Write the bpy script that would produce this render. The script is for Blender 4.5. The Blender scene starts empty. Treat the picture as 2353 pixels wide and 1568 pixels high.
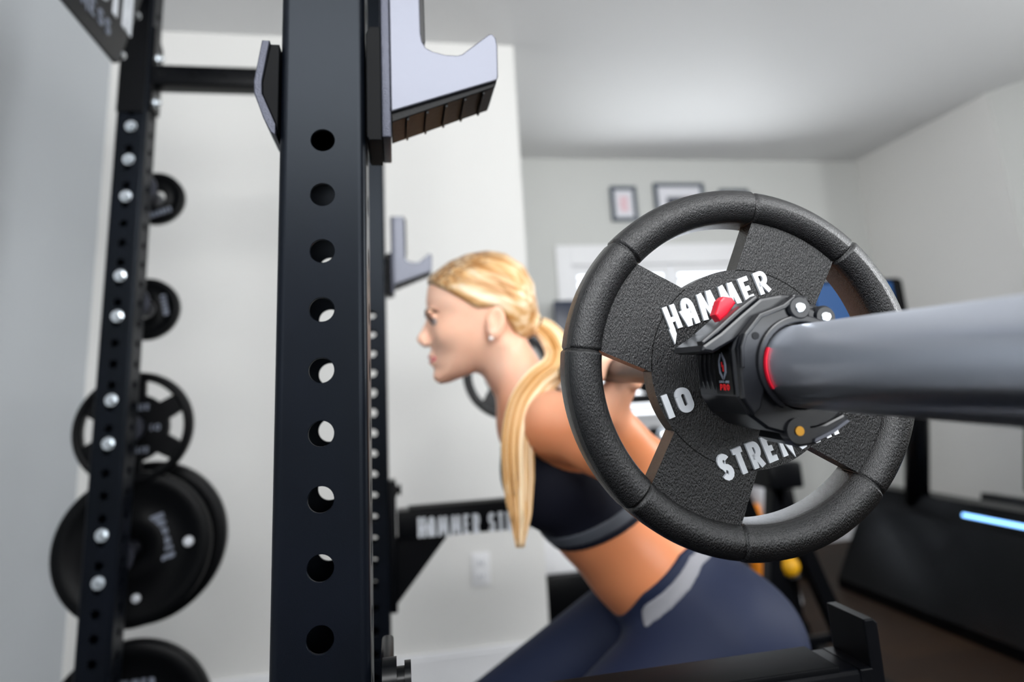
import bpy, bmesh, math, random
import numpy as np
from mathutils import Matrix, Vector

# ------------------------------------------------------------------ camera
S = bpy.context.scene
cam_d = bpy.data.cameras.new('camera')
cam = bpy.data.objects.new('camera', cam_d)
S.collection.objects.link(cam)
S.camera = cam
cam_d.sensor_width = 36.0
cam_d.lens = 1483.1 / 2353.0 * 36.0
cam_d.shift_y = -0.0799
cam_d.clip_start = 0.02
def rot(pitch, roll, yaw):
    cz, sz, cx, sx, cy, sy = math.cos(yaw), math.sin(yaw), math.cos(pitch), math.sin(pitch), math.cos(roll), math.sin(roll)
    Rz = Matrix(((cz, -sz, 0), (sz, cz, 0), (0, 0, 1)))
    Rx = Matrix(((1, 0, 0), (0, cx, -sx), (0, sx, cx)))
    Ry = Matrix(((cy, 0, sy), (0, 1, 0), (-sy, 0, cy)))
    return Rz @ Rx @ Ry
# same order as the calibration: yaw * pitch * roll (roll about local y before pitching)
cz, sz = math.cos(-0.184704), math.sin(-0.184704)
px_, rl_ = math.pi / 2 + 0.209870, -0.057284
Rz = Matrix(((cz, -sz, 0), (sz, cz, 0), (0, 0, 1)))
Rx = Matrix(((1, 0, 0), (0, math.cos(px_), -math.sin(px_)), (0, math.sin(px_), math.cos(px_))))
Ry = Matrix(((math.cos(rl_), -math.sin(rl_), 0), (math.sin(rl_), math.cos(rl_), 0), (0, 0, 1)))
cam.matrix_world = Matrix.Translation((0.0608, -0.5602, 1.0806)) @ (Rz @ Rx @ Ry).to_4x4()
cam_d.dof.use_dof = True
cam_d.dof.focus_distance = 0.465
cam_d.dof.aperture_fstop = 3.6

# ------------------------------------------------------------------ world, lights, exposure
w = bpy.data.worlds.new('world'); S.world = w; w.use_nodes = True
wn = w.node_tree.nodes; wl = w.node_tree.links
sky = wn.new('ShaderNodeTexSky'); sky.sky_type = 'HOSEK_WILKIE'; sky.turbidity = 6.0; sky.sun_direction = (0.3, -0.6, 0.7)
hs = wn.new('ShaderNodeHueSaturation'); hs.inputs['Saturation'].default_value = 0.25
wl.new(sky.outputs[0], hs.inputs['Color']); wl.new(hs.outputs[0], wn['Background'].inputs[0])
wn['Background'].inputs[1].default_value = 20.0

def area(name, loc, target, sx, sy, power, col=(1, 1, 1)):
    d = bpy.data.lights.new(name, 'AREA'); d.shape = 'RECTANGLE'; d.size = sx; d.size_y = sy; d.energy = power; d.color = col
    o = bpy.data.objects.new(name, d); S.collection.objects.link(o); o.location = loc
    o.rotation_euler = (Vector(target) - Vector(loc)).to_track_quat('-Z', 'Y').to_euler()
    return o
area('ceiling_lamp_panel', (0.35, -1.75, 2.62), (0.55, 2.2, 1.55), 2.3, 1.25, 118, (0.98, 0.99, 1.0))
area('daylight_rear_window', (1.35, -2.9, 1.45), (0.9, 2.2, 1.9), 1.9, 0.8, 34, (0.95, 0.98, 1.0))
area('left_wall_fill', (-1.08, -1.55, 1.50), (1.2, 0.3, 1.5), 1.3, 0.8, 8, (0.96, 0.985, 1.0))  # added fill lamp inside the solid left wall, for her face and the sleeve
area('daylight_side_opening', (4.3, 0.1, 1.9), (0.0, 0.0, 1.5), 0.8, 1.5, 75, (0.95, 0.98, 1.0))
k_ = area('daylight_bounce_far_window', (2.0, 3.50, 2.02), (1.9, 2.3, 2.60), 1.5, 0.25, 5.5, (0.93, 0.97, 1.0)); k_.data.spread = math.radians(120)

vs = S.view_settings
vs.view_transform = 'Standard'; vs.look = 'None'; vs.exposure = 0.17; vs.gamma = 1.0; vs.use_curve_mapping = False
S.cycles.use_denoising = True
S.cycles.max_bounces = 8

# ------------------------------------------------------------------ materials
def srgb(r, g, b):
    f = lambda c: (c / 255 / 12.92) if c / 255 <= 0.04045 else ((c / 255 + 0.055) / 1.055) ** 2.4
    return (f(r), f(g), f(b), 1)

def mat(name, col, rough=0.5, metal=0.0, spec=0.5, bump=None, var=None, coat=0.0, sss=0.0, emis=None, estr=0.0):
    """bump=(scale xyz, strength, distance); var=(scale xyz, other colour, low, high)"""
    m = bpy.data.materials.new(name); m.use_nodes = True
    nt = m.node_tree; b = nt.nodes['Principled BSDF']
    b.inputs['Base Color'].default_value = col
    b.inputs['Roughness'].default_value = rough
    b.inputs['Metallic'].default_value = metal
    b.inputs['Specular IOR Level'].default_value = spec
    b.inputs['Coat Weight'].default_value = coat
    if sss:
        b.inputs['Subsurface Weight'].default_value = sss
        b.inputs['Subsurface Radius'].default_value = (1.0, 0.35, 0.2)
        b.inputs['Subsurface Scale'].default_value = 0.012
    if emis:
        b.inputs['Emission Color'].default_value = emis; b.inputs['Emission Strength'].default_value = estr
    if bump or var:
        tc = nt.nodes.new('ShaderNodeTexCoord')
    if bump:
        mp = nt.nodes.new('ShaderNodeMapping'); mp.inputs['Scale'].default_value = bump[0]
        nt.links.new(tc.outputs['Object'], mp.inputs['Vector'])
        n = nt.nodes.new('ShaderNodeTexNoise'); n.inputs['Scale'].default_value = 1.0; n.inputs['Detail'].default_value = 3
        nt.links.new(mp.outputs[0], n.inputs['Vector'])
        bp = nt.nodes.new('ShaderNodeBump'); bp.inputs['Strength'].default_value = bump[1]; bp.inputs['Distance'].default_value = bump[2]
        nt.links.new(n.outputs['Fac'], bp.inputs['Height']); nt.links.new(bp.outputs[0], b.inputs['Normal'])
    if var:
        mp2 = nt.nodes.new('ShaderNodeMapping'); mp2.inputs['Scale'].default_value = var[0]
        nt.links.new(tc.outputs['Object'], mp2.inputs['Vector'])
        n2 = nt.nodes.new('ShaderNodeTexNoise'); n2.inputs['Scale'].default_value = 1.0; n2.inputs['Detail'].default_value = 4
        nt.links.new(mp2.outputs[0], n2.inputs['Vector'])
        cr = nt.nodes.new('ShaderNodeValToRGB'); cr.color_ramp.elements[0].color = col; cr.color_ramp.elements[1].color = var[1]
        cr.color_ramp.elements[0].position = var[2]; cr.color_ramp.elements[1].position = var[3]
        nt.links.new(n2.outputs['Fac'], cr.inputs['Fac']); nt.links.new(cr.outputs[0], b.inputs['Base Color'])
    return m

M = {}
M['wall'] = mat('wall_paint', srgb(230, 229, 226), 0.85, bump=((120,) * 3, 0.15, 0.002))
M['greige'] = mat('greige_wall_paint', srgb(204, 205, 202), 0.85, bump=((120,) * 3, 0.15, 0.002))
M['left'] = mat('cool_grey_wall_paint', srgb(188, 192, 196), 0.85, bump=((120,) * 3, 0.15, 0.002))
M['liner'] = mat('matte_black_liner', srgb(4, 5, 7), 0.55, spec=0.08)
M['ceil'] = mat('ceiling_paint', srgb(222, 222, 222), 0.55, spec=0.4, bump=((80,) * 3, 0.08, 0.002))
M['trim'] = mat('white_trim', srgb(238, 238, 240), 0.4)
M['powder'] = mat('black_powder_coat', srgb(5, 7, 11), 0.33, spec=0.14, bump=((1400,) * 3, 0.16, 0.0003), var=((9, 9, 5), srgb(9, 12, 20), 0.35, 0.75))
M['powder2'] = mat('black_powder_coat_fine', srgb(4, 5, 8), 0.33, spec=0.14, bump=((900,) * 3, 0.2, 0.0004))
M['plastic'] = mat('black_plastic', srgb(4, 5, 7), 0.25, spec=0.16)
M['steel_edge'] = mat('cut_steel_edge', srgb(58, 60, 70), 0.40, metal=0.6, bump=((700,) * 3, 0.6, 0.0008))
M['hook'] = mat('satin_powder_steel', srgb(92, 94, 103), 0.42, metal=0.6, bump=((900,) * 3, 0.12, 0.0004))
M['chrome'] = mat('zinc_plated_steel', srgb(205, 210, 214), 0.18, metal=1.0)
M['rubber'] = mat('textured_urethane', srgb(5, 5, 7), 0.27, spec=0.75, bump=((1900, 560, 1900), 0.8, 0.0010))
M['rubber2'] = mat('black_rubber', srgb(5, 6, 8), 0.45, spec=0.14, bump=((300,) * 3, 0.3, 0.001))
M['letter'] = mat('pale_grey_lettering', srgb(214, 218, 224), 0.38)
M['letter_grey'] = mat('grey_lettering', srgb(120, 126, 140), 0.5)
M['sleeve'] = mat('dark_chrome_sleeve', srgb(216, 222, 234), 0.2, metal=1.0)
nt = M['sleeve'].node_tree; b = nt.nodes['Principled BSDF']; b.inputs['Roughness'].default_value = 0.30; b.inputs['Anisotropic'].default_value = 0.85; b.inputs['Anisotropic Rotation'].default_value = 0.25
tg = nt.nodes.new('ShaderNodeTangent'); tg.direction_type = 'RADIAL'; tg.axis = 'Z'; nt.links.new(tg.outputs[0], b.inputs['Tangent'])
M['shaft'] = mat('dark_steel_shaft', srgb(92, 90, 92), 0.38, metal=0.9, bump=((900, 900, 900), 0.4, 0.0006))
M['nylon'] = mat('black_nylon', srgb(16, 18, 23), 0.30, spec=0.5, bump=((160,) * 3, 0.05, 0.001))
M['red'] = mat('red_plastic', srgb(222, 26, 52), 0.35)
M['redprint'] = mat('red_print', srgb(220, 22, 30), 0.5)
M['brass'] = mat('brass_pin', srgb(190, 140, 60), 0.3, metal=1.0)
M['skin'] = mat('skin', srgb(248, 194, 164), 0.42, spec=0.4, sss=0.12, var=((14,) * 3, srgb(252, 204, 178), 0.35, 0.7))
nt = M['skin'].node_tree; b = nt.nodes['Principled BSDF']     # tanned skin; face and neck paler, their stronger light put into the colour
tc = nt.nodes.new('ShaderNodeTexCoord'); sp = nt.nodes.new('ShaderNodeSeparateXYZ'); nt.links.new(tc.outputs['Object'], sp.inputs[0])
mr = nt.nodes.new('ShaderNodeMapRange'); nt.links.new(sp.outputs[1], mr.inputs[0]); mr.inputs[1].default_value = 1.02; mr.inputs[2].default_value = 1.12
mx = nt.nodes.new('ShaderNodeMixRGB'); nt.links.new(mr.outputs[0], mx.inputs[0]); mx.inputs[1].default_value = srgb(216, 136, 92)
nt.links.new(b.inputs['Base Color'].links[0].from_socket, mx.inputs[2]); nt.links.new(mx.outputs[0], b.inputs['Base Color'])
M['lip'] = mat('lip', srgb(205, 96, 112), 0.35)
M['brow'] = mat('eyebrow_hair', srgb(96, 62, 44), 0.7)
M['eye'] = mat('eye_white', srgb(168, 154, 150), 0.3)
M['iris'] = mat('dark_iris', srgb(30, 30, 34), 0.25)
def hair_mat():
    m = mat('blond_hair', srgb(196, 146, 88), 0.36, spec=0.45); nt = m.node_tree; b = nt.nodes['Principled BSDF']
    N = nt.nodes.new; Lk = nt.links.new
    tc = N('ShaderNodeTexCoord'); m1 = N('ShaderNodeMapping'); m1.inputs['Rotation'].default_value = (0, 0, math.radians(24)); Lk(tc.outputs['Object'], m1.inputs[0])
    def nz(sc, det=3):
        m2 = N('ShaderNodeMapping'); m2.inputs['Scale'].default_value = sc; Lk(m1.outputs[0], m2.inputs[0])
        n = N('ShaderNodeTexNoise'); n.inputs['Scale'].default_value = 1; n.inputs['Detail'].default_value = det; Lk(m2.outputs[0], n.inputs['Vector']); return n
    a_ = nz((7, 75, 75)); cr = N('ShaderNodeValToRGB'); e = cr.color_ramp.elements
    e[0].position = .34; e[0].color = srgb(184, 128, 66); e[1].position = .66; e[1].color = srgb(248, 230, 200); k = e.new(.5); k.color = srgb(220, 180, 130)
    Lk(a_.outputs['Fac'], cr.inputs[0])
    sp = N('ShaderNodeSeparateXYZ'); Lk(tc.outputs['Object'], sp.inputs[0])
    f1 = N('ShaderNodeMath'); f1.operation = 'MULTIPLY_ADD'; Lk(sp.outputs[0], f1.inputs[0]); f1.inputs[1].default_value = -.55; Lk(sp.outputs[1], f1.inputs[2])
    mr = N('ShaderNodeMapRange'); Lk(f1.outputs[0], mr.inputs[0]); mr.inputs[1].default_value = 1.105 + .235; mr.inputs[2].default_value = 1.105 + .285
    c_ = nz((10, 160, 160)); ms = N('ShaderNodeMath'); ms.operation = 'MULTIPLY'; Lk(mr.outputs[0], ms.inputs[0])
    c2 = N('ShaderNodeMapRange'); Lk(c_.outputs['Fac'], c2.inputs[0]); c2.inputs[1].default_value = .35; c2.inputs[2].default_value = .6; Lk(c2.outputs[0], ms.inputs[1])
    mx = N('ShaderNodeMixRGB'); Lk(ms.outputs[0], mx.inputs[0]); Lk(cr.outputs[0], mx.inputs[1]); mx.inputs[2].default_value = srgb(112, 76, 44); Lk(mx.outputs[0], b.inputs['Base Color'])
    d_ = nz((12, 300, 300)); bp = N('ShaderNodeBump'); bp.inputs['Strength'].default_value = .5; bp.inputs['Distance'].default_value = .0012; Lk(d_.outputs['Fac'], bp.inputs['Height']); Lk(bp.outputs[0], b.inputs['Normal'])
    return m
M['hair'] = hair_mat()
M['tail'] = mat('blond_strands', srgb(226, 184, 130), 0.36, spec=0.45)
M['tail2'] = mat('honey_blond_strands', srgb(198, 146, 84), 0.38, spec=0.45)
M['tail3'] = mat('pale_blond_strands', srgb(248, 226, 190), 0.36, spec=0.45)
M['root'] = mat('darker_hair_roots', srgb(140, 98, 58), 0.5, var=((18, 120, 120), srgb(226, 184, 126), 0.45, 0.7))
M['pearl'] = mat('pearl', srgb(245, 242, 238), 0.15)
M['navy'] = mat('navy_sport_fabric', srgb(24, 32, 56), 0.65, spec=0.25, bump=((600,) * 3, 0.2, 0.0006))
M['black_fab'] = mat('black_sport_fabric', srgb(18, 20, 32), 0.7, spec=0.2, bump=((600,) * 3, 0.2, 0.0006))
M['band'] = mat('grey_elastic_band', srgb(132, 132, 138), 0.6, bump=((20, 700, 20), 0.5, 0.001))
M['band2'] = mat('dark_grey_elastic', srgb(74, 78, 86), 0.6, bump=((20, 700, 20), 0.5, 0.001))
M['shoe'] = mat('white_shoe', srgb(210, 210, 212), 0.6)
M['screen'] = mat('blue_display', srgb(6, 30, 60), 0.4, spec=0.2, emis=srgb(12, 84, 150), estr=0.6)
M['navy_panel'] = mat('dark_navy_panel', srgb(16, 30, 56), 0.3)
M['led'] = mat('blue_led', srgb(120, 170, 255), 0.4, emis=(0.22, 0.5, 1.0, 1), estr=3.2)
M['led2'] = mat('deep_blue_diffuser', srgb(20, 40, 180), 0.4, emis=(0.01, 0.05, 0.7, 1), estr=0.6)
M['frame'] = mat('dark_grey_frame', srgb(74, 84, 96), 0.4)
M['paper'] = mat('white_mat_board', srgb(226, 226, 232), 0.8)
M['pink'] = mat('pink_print', srgb(226, 180, 190), 0.8, var=((60, 60, 90), srgb(235, 215, 220), 0.4, 0.6))
M['photo'] = mat('dark_photo_print', srgb(58, 62, 76), 0.5, var=((16, 16, 12), srgb(196, 120, 74), 0.52, 0.66))
M['orange'] = mat('orange_foam', srgb(240, 140, 10), 0.6)
M['white_foam'] = mat('light_grey_foam', srgb(176, 176, 180), 0.7)
M['yellow'] = mat('yellow_vinyl', srgb(230, 168, 10), 0.5)
M['socket'] = mat('outlet_slots', srgb(110, 118, 140), 0.6)
M['glass'] = mat('window_glass', (0.95, 0.97, 1, 1), 0.02)
g = M['glass'].node_tree.nodes['Principled BSDF']; g.inputs['Transmission Weight'].default_value = 1.0; g.inputs['IOR'].default_value = 1.1
M['matfloor'] = mat('black_gym_mat', srgb(12, 13, 15), 0.85, spec=0.2, bump=((90,) * 3, 0.3, 0.002))
M['powder'].node_tree.nodes['Principled BSDF'].inputs['Specular Tint'].default_value = (0.78, 0.88, 1.0, 1)
# wood planks
m = bpy.data.materials.new('brown_wood_planks'); m.use_nodes = True; nt = m.node_tree; b = nt.nodes['Principled BSDF']
tc = nt.nodes.new('ShaderNodeTexCoord'); mp = nt.nodes.new('ShaderNodeMapping'); nt.links.new(tc.outputs['Object'], mp.inputs[0])
br = nt.nodes.new('ShaderNodeTexBrick'); br.inputs['Scale'].default_value = 1.0; br.inputs['Brick Width'].default_value = 1.3; br.inputs['Row Height'].default_value = 0.16
br.inputs['Mortar Size'].default_value = 0.003; br.inputs['Color1'].default_value = srgb(58, 40, 24); br.inputs['Color2'].default_value = srgb(42, 28, 17); br.inputs['Mortar'].default_value = srgb(40, 28, 20)
nt.links.new(mp.outputs[0], br.inputs[0])
nz = nt.nodes.new('ShaderNodeTexNoise'); nz.inputs['Scale'].default_value = 1; nz.inputs['Detail'].default_value = 5
mp2 = nt.nodes.new('ShaderNodeMapping'); mp2.inputs['Scale'].default_value = (4, 60, 1); nt.links.new(tc.outputs['Object'], mp2.inputs[0]); nt.links.new(mp2.outputs[0], nz.inputs['Vector'])
mx = nt.nodes.new('ShaderNodeMixRGB'); mx.blend_type = 'MULTIPLY'; mx.inputs[0].default_value = 0.5
nt.links.new(br.outputs[0], mx.inputs[1]); nt.links.new(nz.outputs['Fac'], mx.inputs[2]); nt.links.new(mx.outputs[0], b.inputs['Base Color'])
b.inputs['Roughness'].default_value = 0.6; b.inputs['Specular IOR Level'].default_value = 0.2
M['wood'] = m

# ------------------------------------------------------------------ mesh helpers
COL = S.collection
class MB:
    def __init__(s): s.v = []; s.f = []; s.sm = []
    def add(s, vs_, fs, smooth=False):
        o = len(s.v); s.v.extend([tuple(p) for p in vs_])
        for f in fs: s.f.append(tuple(i + o for i in f)); s.sm.append(smooth)
        return s
    def box(s, x0, x1, y0, y1, z0, z1):
        v = [(x0, y0, z0), (x1, y0, z0), (x1, y1, z0), (x0, y1, z0), (x0, y0, z1), (x1, y0, z1), (x1, y1, z1), (x0, y1, z1)]
        return s.add(v, [(0, 3, 2, 1), (4, 5, 6, 7), (0, 1, 5, 4), (1, 2, 6, 5), (2, 3, 7, 6), (3, 0, 4, 7)])
    def bbox_bev(s, x0, x1, y0, y1, z0, z1, r=0.003, seg=3):
        bm = bmesh.new(); bmesh.ops.create_cube(bm, size=1)
        for v in bm.verts:
            v.co = Vector(((x0 + x1) / 2 + v.co.x * (x1 - x0), (y0 + y1) / 2 + v.co.y * (y1 - y0), (z0 + z1) / 2 + v.co.z * (z1 - z0)))
        bmesh.ops.bevel(bm, geom=bm.edges[:], offset=r, segments=seg, profile=0.5, affect='EDGES')
        return s.from_bm(bm, True)
    def from_bm(s, bm, smooth=False):
        bm.verts.index_update(); v = [tuple(q.co) for q in bm.verts]; f = [tuple(q.index for q in p.verts) for p in bm.faces]
        bm.free(); return s.add(v, f, smooth)
    def prism(s, pts, fn, d0, d1, bev=0.0):
        """pts 2D polygon (ccw), fn(a,b,d)->xyz ; extruded between depths d0,d1 with optional bevelled rim"""
        n = len(pts)
        bm = bmesh.new()
        A = [bm.verts.new(fn(p[0], p[1], d0)) for p in pts]; Bv = [bm.verts.new(fn(p[0], p[1], d1)) for p in pts]
        try:
            bm.faces.new(A[::-1]); bm.faces.new(Bv)
        except ValueError: pass
        for i in range(n):
            bm.faces.new((A[i], A[(i + 1) % n], Bv[(i + 1) % n], Bv[i]))
        bmesh.ops.recalc_face_normals(bm, faces=bm.faces[:])
        if bev:
            ed = [e for e in bm.edges if all(len(f.verts) > 4 for f in e.link_faces) or any(len(f.verts) == n and n != 4 for f in e.link_faces)]
            if n == 4: ed = bm.edges[:]
            bmesh.ops.bevel(bm, geom=ed, offset=bev, segments=2, profile=0.5, affect='EDGES')
        return s.from_bm(bm)
    def cyl(s, p0, p1, r0, r1=None, n=32, caps=True, smooth=True):
        r1 = r0 if r1 is None else r1
        p0, p1 = Vector(p0), Vector(p1); a = (p1 - p0).normalized(); u = a.orthogonal().normalized(); v = a.cross(u)
        P = []
        for p, r in ((p0, r0), (p1, r1)):
            for i in range(n):
                t = 2 * math.pi * i / n; P.append(p + u * (r * math.cos(t)) + v * (r * math.sin(t)))
        s.add(P, [(i, (i + 1) % n, n + (i + 1) % n, n + i) for i in range(n)], smooth)
        if caps:
            s.add(P[:n], [tuple(range(n))[::-1]]); s.add(P[n:], [tuple(range(n))])
        return s
    def lathe(s, prof, c=(0, 0, 0), axis='Z', n=64, closed=False, smooth=True, M3=None):
        """prof list of (r,h)"""
        P = []
        for r, h in prof:
            for i in range(n):
                t = 2 * math.pi * i / n; q = Vector((r * math.cos(t), r * math.sin(t), h))
                if axis == 'X': q = Vector((q.z, q.x, q.y))
                elif axis == 'Y': q = Vector((q.x, q.z, q.y))
                if M3: q = M3 @ q
                P.append(q + Vector(c))
        k = len(prof); F = []
        for j in range(k if closed else k - 1):
            for i in range(n):
                a0, a1 = j * n + i, j * n + (i + 1) % n; b0, b1 = ((j + 1) % k) * n + i, ((j + 1) % k) * n + (i + 1) % n
                F.append((a0, a1, b1, b0))
        return s.add(P, F, smooth)
    def tube(s, pts, rad, n=10, smooth=True, flat=1.0):
        pts = [Vector(p) for p in pts]; k = len(pts)
        rad = [rad] * k if isinstance(rad, (int, float)) else rad
        P = []; u = None
        for j in range(k):
            t = (pts[min(j + 1, k - 1)] - pts[max(j - 1, 0)]).normalized()
            u = t.orthogonal().normalized() if u is None else (u - t * u.dot(t)).normalized()
            v = t.cross(u)
            for i in range(n):
                a = 2 * math.pi * i / n; P.append(pts[j] + u * (rad[j] * math.cos(a)) + v * (rad[j] * flat * math.sin(a)))
        F = [(j * n + i, j * n + (i + 1) % n, (j + 1) * n + (i + 1) % n, (j + 1) * n + i) for j in range(k - 1) for i in range(n)]
        F.append(tuple(range(n))[::-1]); F.append(tuple((k - 1) * n + i for i in range(n)))
        return s.add(P, F, smooth)
    def sphere(s, c, r, n=20, sc=(1, 1, 1)):
        bm = bmesh.new(); bmesh.ops.create_uvsphere(bm, u_segments=n, v_segments=n // 2, radius=1)
        for v in bm.verts: v.co = Vector((c[0] + v.co.x * r * sc[0], c[1] + v.co.y * r * sc[1], c[2] + v.co.z * r * sc[2]))
        return s.from_bm(bm, True)
    def xf(s, Mx):
        s.v = [tuple(Mx @ Vector(p)) for p in s.v]; return s
    def build(s, name, m, parent=None, **props):
        me = bpy.data.meshes.new(name); me.from_pydata(s.v, [], s.f); me.update()
        me.polygons.foreach_set('use_smooth', s.sm)
        ms = m if isinstance(m, (list, tuple)) else [m]
        for q in ms: me.materials.append(q)
        o = bpy.data.objects.new(name, me); COL.objects.link(o)
        if parent: o.parent = parent
        for k, v in props.items(): o[k] = v
        return o

def thing(name, label, cat, loc=(0, 0, 0), mw=None, group=None):
    o = bpy.data.objects.new(name, None); COL.objects.link(o); o.empty_display_size = 0.1
    if mw is not None: o.matrix_world = mw
    else: o.location = loc
    o['label'] = label; o['category'] = cat
    if group: o['group'] = group
    return o
def struct(name, mb, m):
    return mb.build(name, m, kind='structure')
def off(mb, d):  # shift a builder
    mb.v = [(p[0] + d[0], p[1] + d[1], p[2] + d[2]) for p in mb.v]; return mb
XZ = lambda a, b, d: (a, d, b)
YZ = lambda a, b, d: (d, a, b)
XY = lambda a, b, d: (a, b, d)

# ------------------------------------------------------------------ lettering (stroked capitals)
def arc(cx, cy, rx, ry, a0, a1, n=9):
    return [(cx + rx * math.cos(math.radians(a0 + (a1 - a0) * i / n)), cy + ry * math.sin(math.radians(a0 + (a1 - a0) * i / n))) for i in range(n + 1)]
GL = {  # strokes in a box 0..1 x 0..1 (centre lines)
 'H': [[(.12, 0), (.12, 1)], [(.88, 0), (.88, 1)], [(.12, .42), (.88, .42)]],
 'A': [[(.12, 0), (.12, .62)] + arc(.5, .62, .38, .30, 180, 0) + [(.88, 0)], [(.12, .34), (.88, .34)]],
 'M': [[(.06, 0), (.20, .97)], [(.20, .97), (.5, .18), (.80, .97)], [(.80, .97), (.94, 0)]],
 'E': [[(.88, .1), (.14, .1), (.14, .9), (.88, .9)], [(.14, .5), (.76, .5)]],
 'R': [[(.14, 0), (.14, .9), (.5, .9)] + arc(.55, .67, .33, .23, 90, -90) + [(.14, .44)], [(.5, .44), (.9, 0)]],
 'S': [arc(.5, .7, .38, .2, 20, 270) + arc(.5, .3, .38, .2, 90, -160)],
 'T': [[(0, .9), (1, .9)], [(.5, 0), (.5, .9)]],
 'N': [[(.1, 0), (.1, .95), (.9, .05), (.9, 1)]],
 'G': [arc(.52, .5, .4, .4, 50, 360) , [(.92, .5), (.55, .5)], [(.9, .5), (.9, .1)]],
 '1': [[(.5, 0), (.5, 1)]],
 '0': [arc(.5, .70, .36, .20, 180, 0) + arc(.5, .30, .36, .20, 0, -180) + [(.14, .70)]],
 'P': [[(.14, 0), (.14, .9), (.5, .9)] + arc(.55, .65, .33, .25, 90, -90) + [(.14, .4)]],
 'O': [arc(.5, .5, .4, .4, 0, 360, 16)],
 'L': [[(.14, 1), (.14, .1), (.9, .1)]], 'C': [arc(.5, .5, .4, .4, 50, 310)],
 'K': [[(.14, 0), (.14, 1)], [(.9, 1), (.2, .5), (.9, 0)]], 'J': [[(.8, 1), (.8, .3)] + arc(.5, .3, .3, .22, 0, -180)],
 'W': [[(0, 1), (.25, .05), (.5, .8), (.75, .05), (1, 1)]],
 'B': [[(.14, .1), (.14, .9), (.5, .9)] + arc(.55, .7, .3, .2, 90, -90) + [(.14, .5)], [(.5, .5)] + arc(.55, .3, .34, .2, 90, -90) + [(.14, .1)]],
 'Y': [[(0, 1), (.5, .5), (1, 1)], [(.5, 0), (.5, .5)]], 'I': [[(.5, 0), (.5, 1)]], 'F': [[(.14, 0), (.14, .9), (.9, .9)], [(.14, .5), (.75, .5)]], '-': [[(.15, .5), (.85, .5)]],
}
_k = [0]
GW = {'M': 1.4, 'W': 1.4, '1': .62, 'I': .6, ' ': .7, 'H': 1.1}
def letters(mb, text, x0, x1, fb, ft, fn, d0, d1, th=0.2, gap=0.14, new=None):
    """letters from x0..x1; fb(x)/ft(x) bottom/top; fn(a,b,d)->xyz"""
    tot = sum(GW.get(ch, 1) for ch in text); x = x0
    for i, ch in enumerate(text):
        pitch = (x1 - x0) * GW.get(ch, 1) / tot; a0 = x + pitch * gap / 2; wd = pitch * (1 - gap); x += pitch
        if ch not in GL: continue
        if new: mb = MB()
        xs_ = x
        for st in GL[ch]:
            # shift into mapped units: thickness in letter-height units
            Hh = ft(a0) - fb(a0)
            t = th * Hh / 2
            P = []
            for (gx, gy) in st:
                gx2 = t / wd + gx * (1 - 2 * t / wd) if True else gx
                if ch in '1I': gx2 = 0.5
                xq = a0 + gx2 * wd; bt, tp = fb(xq), ft(xq)
                ty = gy
                yy = bt + ty * (tp - bt)
                P.append(Vector((xq, yy)))
            k = len(P); Lf = []; Rt = []
            for j in range(k):
                if j == 0: dv = P[1] - P[0]
                elif j == k - 1: dv = P[-1] - P[-2]
                else: dv = (P[j] - P[j - 1]).normalized() + (P[j + 1] - P[j]).normalized()
                if dv.length < 1e-9: dv = P[j] - P[j - 1]
                dv = dv.normalized(); nn = Vector((-dv.y, dv.x)); sc = 1.0
                if 0 < j < k - 1:
                    e = (P[j + 1] - P[j]).normalized(); sc = 1 / max(0.45, abs(nn.dot(Vector((-e.y, e.x)))))
                Lf.append(P[j] + nn * t * sc); Rt.append(P[j] - nn * t * sc)
            _k[0] += 1; dd = d1 + (d1 - d0) * 0.004 * (_k[0] % 7)
            V = [fn(q.x, q.y, dd) for q in Lf] + [fn(q.x, q.y, dd) for q in Rt] + [fn(q.x, q.y, d0) for q in Lf] + [fn(q.x, q.y, d0) for q in Rt]
            F = []
            for j in range(k - 1):
                F += [(j, j + 1, k + j + 1, k + j), (2 * k + j, 3 * k + j, 3 * k + j + 1, 2 * k + j + 1), (j, 2 * k + j, 2 * k + j + 1, j + 1), (k + j, k + j + 1, 3 * k + j + 1, 3 * k + j)]
            F += [(0, k, 3 * k, 2 * k), (k - 1, 2 * k - 1, 4 * k - 1, 3 * k - 1)]
            mb.add(V, F)
        if new: new(mb, ch)
    return mb

# ------------------------------------------------------------------ room
T = 0.1
CZ = 2.74
YW = 2.22
struct('floor', MB().box(-1.3, 6.4, -3.2, 4.0, -0.1, 0), M['wood'])
struct('ceiling', MB().box(-1.3, 6.4, -3.2, 4.0, CZ, CZ + 0.1), M['ceil'])
struct('wall_left', MB().box(-1.22, -1.12, -3.1, YW + 0.1, 0, CZ), M['left'])
struct('wall_rack_side', MB().box(-1.12, 0.646, YW, YW + 0.14, 0, CZ), M['wall'])
struct('wall_return', MB().box(0.50, 0.646, YW + 0.14, 3.7, 0, CZ), M['wall'])
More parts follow.
